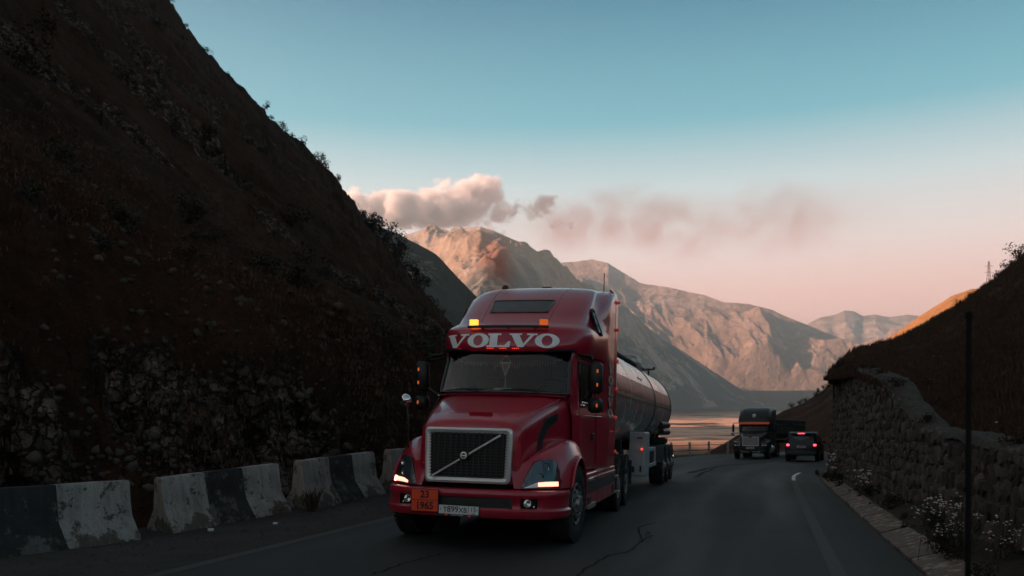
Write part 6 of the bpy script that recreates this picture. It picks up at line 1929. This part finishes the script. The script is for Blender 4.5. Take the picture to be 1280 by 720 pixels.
# scattered on the slope
rb = random.Random(9)
for _ in range(34):
    px = rb.uniform(20, 540); c = col_of(HV, px); k_ = int(NF * rb.uniform(.45, .985)); p = Vector(HV[c, k_])
    y = 541 - (p.z - CAMZ) * FPX / p.y
    if y < 0: continue
    bush(p - Vector((0, 0, .15)), rb.uniform(1.0, 2.6) * min(1, p.length / 90 + .25), label="dark low bush growing on the steep rocky hillside", group="bushes scattered on the hillside", dry=rb.random() < .4, flat=.8)
# bushes on the right-hand bank skyline
for px, sz, lab in ((1277, 27, 1), (1262, 17, 1), (1247, 14, 1), (1232, 10, 0), (1213, 11, 0), (1197, 12, 0), (1180, 8, 0), (1168, 9, 0), (1130, 8, 0), (1112, 8, 0), (1098, 7, 0), (1076, 7, 0), (1060, 9, 0), (1050, 8, 0), (1042, 9, 0)):
    c = col_of(BV, px); p = Vector(BV[c, 148]); s_ = sz * p.y / FPX
    if lab: bush(p - Vector((0, 0, s_ * .15)), s_, label="tall leafy shrub at the top of the dark bank", group="shrubs at the top of the bank", name="tall_shrub")
    else: bush(p - Vector((0, 0, s_ * .15)), s_, label="small dark weed tuft on the skyline of the dark bank", group="weeds along the bank skyline", dry=True, name="low_shrub")
for k in range(26):
    px = rb.uniform(1050, 1300); c = col_of(BV, px); k_ = int(148 * rb.uniform(.2, .95)); p = Vector(BV[c, k_])
    bush(p - Vector((0, 0, .08)), rb.uniform(.35, .9) * (.5 + p.y / 70), label="low dry weed growing on the face of the dark bank", group="weeds on the face of the bank", dry=rb.random() < .7, flat=.75, name="low_shrub")
for px, t_ in ((1018, .97), (1024, .98), (1030, .97), (1034, .95), (1006, .97), (1000, .98), (990, .98)):
    c = col_of(SV, px); p = Vector(SV[c, int(60 * t_)])
    bush(p, rb.uniform(.7, 1.2), label="dark bush on the low slope behind the black lorry", group="bushes on the low slope")

# ---- grass as stuff
def tufts(name, V, cols, rows, n, hgt, wid, mat_, label, seed, blades=6, mask=None, lean=.5, grow=0.0):
    r_ = np.random.RandomState(seed)
    c = r_.uniform(cols[0], cols[1] - 1.001, n); k = r_.uniform(rows[0], rows[1] - 1.001, n)
    ci, ki = c.astype(int), k.astype(int); fc, fk = (c - ci)[:, None], (k - ki)[:, None]
    P = (V[ci, ki] * (1 - fc) + V[ci + 1, ki] * fc) * (1 - fk) + (V[ci, ki + 1] * (1 - fc) + V[ci + 1, ki + 1] * fc) * fk
    if mask is not None: P = P[mask(P, r_)]
    n = len(P)
    dist = np.linalg.norm(P, axis=1)
    sc = (1 + grow * dist)
    B = np.repeat(P, blades, 0); S = np.repeat(sc, blades)
    N_ = len(B)
    off = r_.randn(N_, 2) * .09 * S[:, None]
    B[:, 0] += off[:, 0]; B[:, 1] += off[:, 1]; B[:, 2] -= .03
    a = r_.uniform(0, 2 * math.pi, N_); h = hgt * r_.uniform(.45, 1.25, N_) * S; w_ = wid * r_.uniform(.6, 1.3, N_) * S
    dx, dy = np.cos(a), np.sin(a); ln = lean * r_.uniform(.1, 1, N_) * h
    V0 = B + np.stack([-dy * w_, dx * w_, 0 * w_], 1); V1 = B + np.stack([dy * w_, -dx * w_, 0 * w_], 1)
    Md = B + np.stack([dx * ln * .3, dy * ln * .3, h * .6], 1); V2 = Md + np.stack([dy * w_ * .7, -dx * w_ * .7, 0 * w_], 1); V3 = Md - np.stack([dy * w_ * .7, -dx * w_ * .7, 0 * w_], 1)
    Tp = B + np.stack([dx * ln, dy * ln, h], 1)
    VV = np.stack([V0, V1, V2, V3, Tp], 1).reshape(-1, 3)
    i = np.arange(N_)[:, None] * 5
    F = np.concatenate([i + np.array([[0, 1, 2]]), i + np.array([[0, 2, 3]]), i + np.array([[3, 2, 4]])], 0)
    o = np_obj(name, VV, F, mat_, smooth=False)
    tag(o, label, "grass", kind='stuff')
    return o
cl, cr_ = col_of(HV, -60), col_of(HV, 600)
tufts("dry_grass", HV, (cl, cr_), (70, 270), 34000, .10, .014, M_blade, "dry brown grass growing over the rocky hillside", 3, 5, mask=lambda P, r_: fbm(P[:, 0] / 5, P[:, 1] / 5, 4) + .12 * r_.randn(len(P)) > .05, grow=.007, lean=.9)
tufts("dry_grass", BV, (0, col_of(BV, 1330)), (6, 149), 60000, .16, .010, M_blade, "dry dark grass covering the bank above the wall", 4, 6, grow=.006)
tufts("skyline_grass", BV, (0, col_of(BV, 1330)), (141, 151), 4000, .22, .010, M_blade_pale, "tall dry grass along the top of the bank", 5, 6, grow=.008, lean=.35)

# ---- loose rocks as stuff
def rocks(name, V, cols, rows, n, size, label, seed, mask=None, grow=0.0, mats=None, flat=.85):
    r_ = np.random.RandomState(seed)
    t_ = (1 + 5 ** .5) / 2
    I = np.array([(-1, t_, 0), (1, t_, 0), (-1, -t_, 0), (1, -t_, 0), (0, -1, t_), (0, 1, t_), (0, -1, -t_), (0, 1, -t_), (t_, 0, -1), (t_, 0, 1), (-t_, 0, -1), (-t_, 0, 1)]) / 1.9
    IF = np.array([(0, 11, 5), (0, 5, 1), (0, 1, 7), (0, 7, 10), (0, 10, 11), (1, 5, 9), (5, 11, 4), (11, 10, 2), (10, 7, 6), (7, 1, 8), (3, 9, 4), (3, 4, 2), (3, 2, 6), (3, 6, 8), (3, 8, 9), (4, 9, 5), (2, 4, 11), (6, 2, 10), (8, 6, 7), (9, 8, 1)])
    c = r_.uniform(cols[0], cols[1] - 1.001, n); k = r_.uniform(rows[0], rows[1] - 1.001, n)
    ci, ki = c.astype(int), k.astype(int); fc, fk = (c - ci)[:, None], (k - ki)[:, None]
    P = (V[ci, ki] * (1 - fc) + V[ci + 1, ki] * fc) * (1 - fk) + (V[ci, ki + 1] * (1 - fc) + V[ci + 1, ki + 1] * fc) * fk
    if mask is not None: P = P[mask(P, r_)]
    n = len(P)
    S = size * np.clip(r_.lognormal(0, .55, n), 0, 2.6) * (1 + grow * np.linalg.norm(P, axis=1))
    J = I[None] * r_.uniform(.35, 1.4, (n, 12, 3)) * S[:, None, None] * np.array([1, 1, flat])
    a = r_.uniform(0, 6.28, n); ca, sa = np.cos(a)[:, None], np.sin(a)[:, None]
    X = J[..., 0] * ca - J[..., 1] * sa; Y = J[..., 0] * sa + J[..., 1] * ca
    VV = (np.stack([X, Y, J[..., 2]], -1) + P[:, None]).reshape(-1, 3)
    F = (IF[None] + 12 * np.arange(n)[:, None, None]).reshape(-1, 3)
    mi = np.repeat((r_.rand(n) < .35).astype(int), 20)
    o = np_obj(name, VV, F, None, smooth=False, mats=mats or M_rock, mi=mi)
    tag(o, label, "rocks", kind='stuff')
rocks("loose_rocks", HV, (cl, cr_), (60, NF - 10), 4200, .034, "loose grey and tan rocks scattered over the hillside", 6, mask=lambda P, r_: fbm(P[:, 0] / 9, P[:, 1] / 9, 4) + .08 * r_.randn(len(P)) < -.26, grow=.012)
rocks("rubble", HV, (col_of(HV, 40), col_of(HV, 520)), (60, 190), 1700, .045, "broken tan rock debris on the cut slope behind the barriers", 7, mask=lambda P, r_: fbm(P[:, 0] / 4, P[:, 1] / 4, 3) + .3 * r_.randn(len(P)) < .1, grow=.006)
rocks("bank_stones", BV, (0, col_of(BV, 1330)), (8, 140), 900, .06, "small pale stones lying in the grass of the bank", 8, grow=.014)

# ---- weeds at the barriers and verge, flowers
M_flower = mat("white_petals", (.62, .56, .52), .8, var=.1)
M_flower2 = mat("orange_petals", (.5, .16, .03), .8)
M_stalk = leaf_mat("flower_stalks", (.03, .03, .018), (.07, .06, .035))
def flowers(loc, w_, d_, h_, n, label, seed, dirv=(.28, .96), fsz=.016):
    r_ = random.Random(seed)
    root = empty("wildflower_clump", loc)
    tag(root, label, "flowers")
    m = MB(); heads = []
    for k in range(n):
        u, v = r_.gauss(0, .38) * d_, r_.gauss(0, .4) * w_
        x = dirv[0] * u + dirv[1] * v; y = dirv[1] * u - dirv[0] * v
        hh = h_ * r_.uniform(.35, 1.1); lx, ly = r_.gauss(0, .12), r_.gauss(0, .12)
        p1 = (x + lx * .5, y + ly * .5, hh * .6); p2 = (x + lx, y + ly, hh)
        m.tube([(x, y, -.05), p1, p2], [.004, .003, .002], 3, False)
        for q in range(3):
            a = r_.uniform(0, 6.3); l_ = r_.uniform(.05, .12); z = hh * r_.uniform(.15, .8); bx_ = x + lx * z / hh; by_ = y + ly * z / hh
            m.add([(bx_, by_, z), (bx_ + l_ * .5 * math.cos(a) - .012 * math.sin(a), by_ + l_ * .5 * math.sin(a) + .012 * math.cos(a), z + l_ * .35), (bx_ + l_ * math.cos(a), by_ + l_ * math.sin(a), z + l_ * .25), (bx_ + l_ * .5 * math.cos(a) + .012 * math.sin(a), by_ + l_ * .5 * math.sin(a) - .012 * math.cos(a), z + l_ * .35)], [(0, 1, 2, 3)])
        for q in range(r_.randint(1, 3)):
            heads.append((p2[0] + r_.gauss(0, .03), p2[1] + r_.gauss(0, .03), p2[2] + r_.uniform(-.04, .02)))
    tag(m.build("stalks", M_stalk, root, fix=False), kind='stuff')
    m = MB()
    for (x, y, z) in heads:
        s_ = fsz * r_.uniform(.6, 1.25)
        m.lathe([(-s_ * .3, .001), (0, s_), (s_ * .45, s_ * .6), (s_ * .6, .001)], (x, y, z), 'z', 6)
    tag(m.build("blossoms", M_flower, root, fix=False), kind='stuff')
def vz(x, y): return float(verge_z(np.array(x), np.array(y)))
for (X, Y, w_, d_, h_, n, lab, sd) in ((5.35, 10.9, .34, .8, .62, 70, "clump of small white flowers at the wall foot behind the thin pole", 1), (5.2, 9.3, .25, .5, .42, 22, "sparse white flowers at the wall foot nearest the camera", 2),
                                  (11.45, 31.0, .4, 2.2, .75, 70, "clump of white flowers at the far end of the kerb", 3), (8.6, 21.6, .3, 1.6, .5, 26, "thin patch of white flowers halfway along the wall foot", 4)):
    flowers((X, Y, vz(X, Y)), w_, d_, h_, n, lab, sd, fsz=.016 if Y < 15 else .034)
flowers((6.35, 10.0, 1.22), .5, 1.4, .42, 40, "white flowers growing just behind the wall's coping on the bank", 5, fsz=.017)
flowers((9.3, 14.6, 1.75), .6, 2.0, .45, 40, "white flowers higher up on the dark bank", 6, fsz=.022)
rv = random.Random(21)
for k in range(22):
    s_ = rv.uniform(5, 33); x, y, nx, ny = (float(v) for v in wall_at(s_)); x -= nx * rv.uniform(.05, .45); y -= ny * rv.uniform(.05, .45)
    bush((x, y, vz(x, y) - .04), rv.uniform(.18, .5), dry=rv.random() < .6, label="small weed growing in the soil between kerb and wall", group="weeds along the wall foot", flat=.8, name="low_shrub")
for k in range(16):
    s_ = rv.uniform(8, 34); x, y, nx, ny = (float(v) for v in wall_at(s_)); z = float(wall_top(y))
    bush((x + nx * (.2 + .1 * z), y + ny * (.2 + .1 * z), z + .02), rv.uniform(.15, .4), dry=True, label="small weed hanging over the top of the stone wall", group="weeds on the wall top", flat=.7, name="low_shrub")
# dry tufts by the barriers
def tuft(loc, h_, n, label, seed):
    r_ = random.Random(seed); m = MB()
    for k in range(n):
        a = r_.uniform(0, 6.3); l_ = r_.uniform(.05, .5) * h_; x, y = r_.gauss(0, .05), r_.gauss(0, .05); hh = h_ * r_.uniform(.5, 1.1); q = .006
        m.add([(x - q * math.sin(a), y + q * math.cos(a), 0), (x + q * math.sin(a), y - q * math.cos(a), 0), (x + l_ * .4 * math.cos(a), y + l_ * .4 * math.sin(a), hh * .65), (x + l_ * math.cos(a), y + l_ * math.sin(a), hh)], [(0, 1, 2), (0, 2, 3)])
    o = m.build("grass_tuft", M_blade_pale, fix=False); o.location = loc
    tag(o, label, "grass tuft")
tuft((-3.42, 15.0, .12), .38, 70, "dry grass tuft at the near foot of the third concrete barrier", 1)
tuft((-3.9, 14.75, .08), .16, 40, "short weeds at the foot of the middle concrete barrier", 2)
tuft((-4.25, 14.2, .05), .12, 30, "tiny weeds below the black band of the middle barrier", 3)
tuft((-3.05, 16.0, .16), .12, 30, "tiny weeds below the black band of the third barrier", 4)
# pebbles on the shoulder
def pebbles():
    r_ = np.random.RandomState(12); n = 2600
    Y = r_.uniform(5, 24, n); d = r_.rand(n) ** .8 * 3.0 + .05
    lx = np.interp(Y, LEFTS[:, 1], LEFTS[:, 0]); X = lx - d
    bx_ = np.interp(Y, BARR[:, 1], BARR[:, 0])
    ok = X > bx_ - .1; X, Y = X[ok], Y[ok]; n = len(X)
    Z = shoulder_z(X, Y)
    S = .012 * r_.lognormal(0, .5, n)
    B = np.array([(1, 0, 0), (0, 1, 0), (-1, 0, 0), (0, -1, 0), (0, 0, .8)])
    V = (B[None] * r_.uniform(.7, 1.3, (n, 5, 3)) * S[:, None, None] + np.stack([X, Y, Z], 1)[:, None]).reshape(-1, 3)
    F = (np.array([(0, 1, 4), (1, 2, 4), (2, 3, 4), (3, 0, 4)])[None] + 5 * np.arange(n)[:, None, None]).reshape(-1, 3)
    o = np_obj("gravel", V, F, M_rock[0], smooth=False); tag(o, "loose gravel scattered on the dark shoulder", "gravel", kind='stuff')
pebbles()
for (X, Y, lab) in ((-3.6, 13.4, "crumpled pale litter on the shoulder by the middle barrier"), (-4.45, 13.0, "small pale paper scrap below the middle barrier")):
    m = MB(); m.box((0, 0, .02), (.09, .05, .04), .012, Matrix.Rotation(.6, 3, 'X')); o = m.build("litter", mat("litter_plastic", (.45, .47, .5), .5)); o.location = (X, Y, float(shoulder_z(np.array(X), np.array(Y))) + .0); o.rotation_euler = (0, 0, rv.uniform(0, 3)); tag(o, lab, "litter")

# ================================================================ exhaust smoke and cloud
def vol_mat(name, color, build, aniso=0, absorb=(0, 0, 0), step=1.0):
    m = bpy.data.materials.new(name); m.use_nodes = True; m.cycles.volume_step_rate = step
    N, L = m.node_tree.nodes, m.node_tree.links; N.clear()
    o = N.new("ShaderNodeOutputMaterial"); v = N.new("ShaderNodeVolumePrincipled")
    v.inputs["Color"].default_value = (*color, 1); v.inputs["Anisotropy"].default_value = aniso
    v.inputs["Absorption Color"].default_value = (*absorb, 1)
    t = N.new("ShaderNodeTexCoord")
    L.new(build(N, L, t.outputs["Object"]), v.inputs["Density"]); L.new(v.outputs[0], o.inputs["Volume"])
    return m
def blobs(N, L, vec, lst):
    tot = None
    for (c, r_, a) in lst:
        mp = N.new("ShaderNodeMapping"); mp.inputs["Location"].default_value = tuple(-c[i] / r_[i] for i in range(3)); mp.inputs["Scale"].default_value = tuple(1 / q for q in r_)
        L.new(vec, mp.inputs[0])
        ln = N.new("ShaderNodeVectorMath"); ln.operation = 'LENGTH'; L.new(mp.outputs[0], ln.inputs[0])
        f = mth(N, L, 'SUBTRACT', 1, ln.outputs["Value"], clamp=True)
        f = mth(N, L, 'MULTIPLY', f, a)
        tot = f if tot is None else mth(N, L, 'ADD', tot, f)
    return tot
SB = []
def sp_(px, y, Y): return px2(px, y, Y)
for (px, y, Y, rx, rz, a) in ((626, 348, 16.2, 16, 14, 2.6), (622, 334, 16.2, 18, 19, 2.2), (615, 317, 16.3, 20, 20, 1.0), (610, 303, 16.4, 22, 20, .25), (690, 285, 17, 50, 28, .45), (730, 277, 17.2, 50, 30, .62), (785, 270, 17.5, 55, 32, .85), (860, 285, 18, 60, 34, .75), (975, 275, 18.5, 62, 38, .85), (1060, 270, 19, 60, 34, .22)):
    p = sp_(px, y, Y); q = Y / FPX
    SB.append(((p.x, p.y, p.z), (rx * q * 1.5, 1.1, rz * q * 1.5), a))
def smoke_density(N, L, vec):
    b = blobs(N, L, vec, SB)
    n = tnoise(N, L, vec, 1.6, 5, .6, .6)
    k = mth(N, L, 'MULTIPLY', mth(N, L, 'SUBTRACT', n.outputs["Fac"], .38, clamp=True), 5.0)
    return mth(N, L, 'MULTIPLY', mth(N, L, 'MULTIPLY', b, k), .85)
m = MB(); m.box((3.2, 17.4, 5.6), (11.5, 4.6, 4.2))
tag(m.build("exhaust_smoke", vol_mat("brown_smoke", (.34, .20, .17), smoke_density, absorb=(1, .19, .12))), "thin brown exhaust smoke drifting from the red lorry's roof across the sky", "smoke", kind='stuff')

CL = []
for (px, y, rx, ry, a) in ((430, 262, 60, 34, 1.0), (470, 262, 60, 34, 1.0), (490, 256, 40, 30, 1), (520, 262, 60, 34, 1.0), (560, 252, 55, 34, 1.1), (595, 243, 42, 30, 1.1), (612, 236, 30, 24, 1.0), (575, 275, 80, 34, .9), (640, 268, 60, 26, .6), (675, 258, 34, 18, .55), (690, 250, 18, 9, .5), (700, 285, 70, 22, .3)):
    p = px2(px, y, 30000); q = 30000 / FPX
    CL.append(((p.x, p.y, p.z), (rx * q, 1500, ry * q), a))
def cloud_density(N, L, vec):
    b = blobs(N, L, vec, CL)
    n = tnoise(N, L, vec, .0022, 8, .62, .3); n2 = tnoise(N, L, vec, .0006, 3, .5)
    e = mth(N, L, 'ADD', mth(N, L, 'MULTIPLY_ADD', b, 1.0, -.12), mth(N, L, 'MULTIPLY', mth(N, L, 'MULTIPLY', b, 3.0, clamp=True), mth(N, L, 'MULTIPLY', mth(N, L, 'SUBTRACT', mth(N, L, 'ADD', mth(N, L, 'MULTIPLY', n.outputs["Fac"], .6), mth(N, L, 'MULTIPLY', n2.outputs["Fac"], .4)), .62), 4.0)))
    return mth(N, L, 'MULTIPLY', mth(N, L, 'MULTIPLY', e, 1.6, clamp=True), .009)
c0 = px2(565, 258, 30000); q = 30000 / FPX
m = MB(); m.box(c0, (360 * q, 3400, 120 * q))
tag(m.build("cloud", vol_mat("cloud_vapour", (1, .99, .985), cloud_density, .0, step=.16)), "bright white billowing cloud low over the sunlit peak", "cloud", kind='stuff')

# ================================================================ haze
def build_haze():
    m = bpy.data.materials.new("haze_air")
    m.use_nodes = True
    N, L = m.node_tree.nodes, m.node_tree.links
    N.clear()
    o = N.new("ShaderNodeOutputMaterial"); v = N.new("ShaderNodeVolumePrincipled")
    v.inputs["Color"].default_value = (.54, .72, .78, 1)
    v.inputs["Density"].default_value = HAZE_D
    v.inputs["Anisotropy"].default_value = .5
    L.new(v.outputs[0], o.inputs["Volume"])
    b = MB()
    b.add([(x, y, z) for x in (-12000, 12000) for y in (-9000, 15000) for z in (-16, 1290)], [(0, 1, 3, 2), (4, 6, 7, 5), (0, 4, 5, 1), (2, 3, 7, 6), (0, 2, 6, 4), (1, 5, 7, 3)])
    h = b.build("haze", m)
    tag(h, "pale pinkish evening haze filling the valley air", "haze", kind='stuff')
HAZE_D = 1.3e-4
build_haze()

# tiny joined details (bars, seams, marks, threads) stay one part each
for o in bpy.data.objects:
    if o.parent and o.name.split('.')[0] in ('plate_marks', 'frame_mark', 'reflector', 'slot_bars', 'roof_seam', 'step_grip', 'tassel_fringe', 'grille_mesh', 'panel_gap', 'cabinet_latch', 'label_strip', 'roof_rib', 'roll_hoop'):
        o['kind'] = 'stuff'
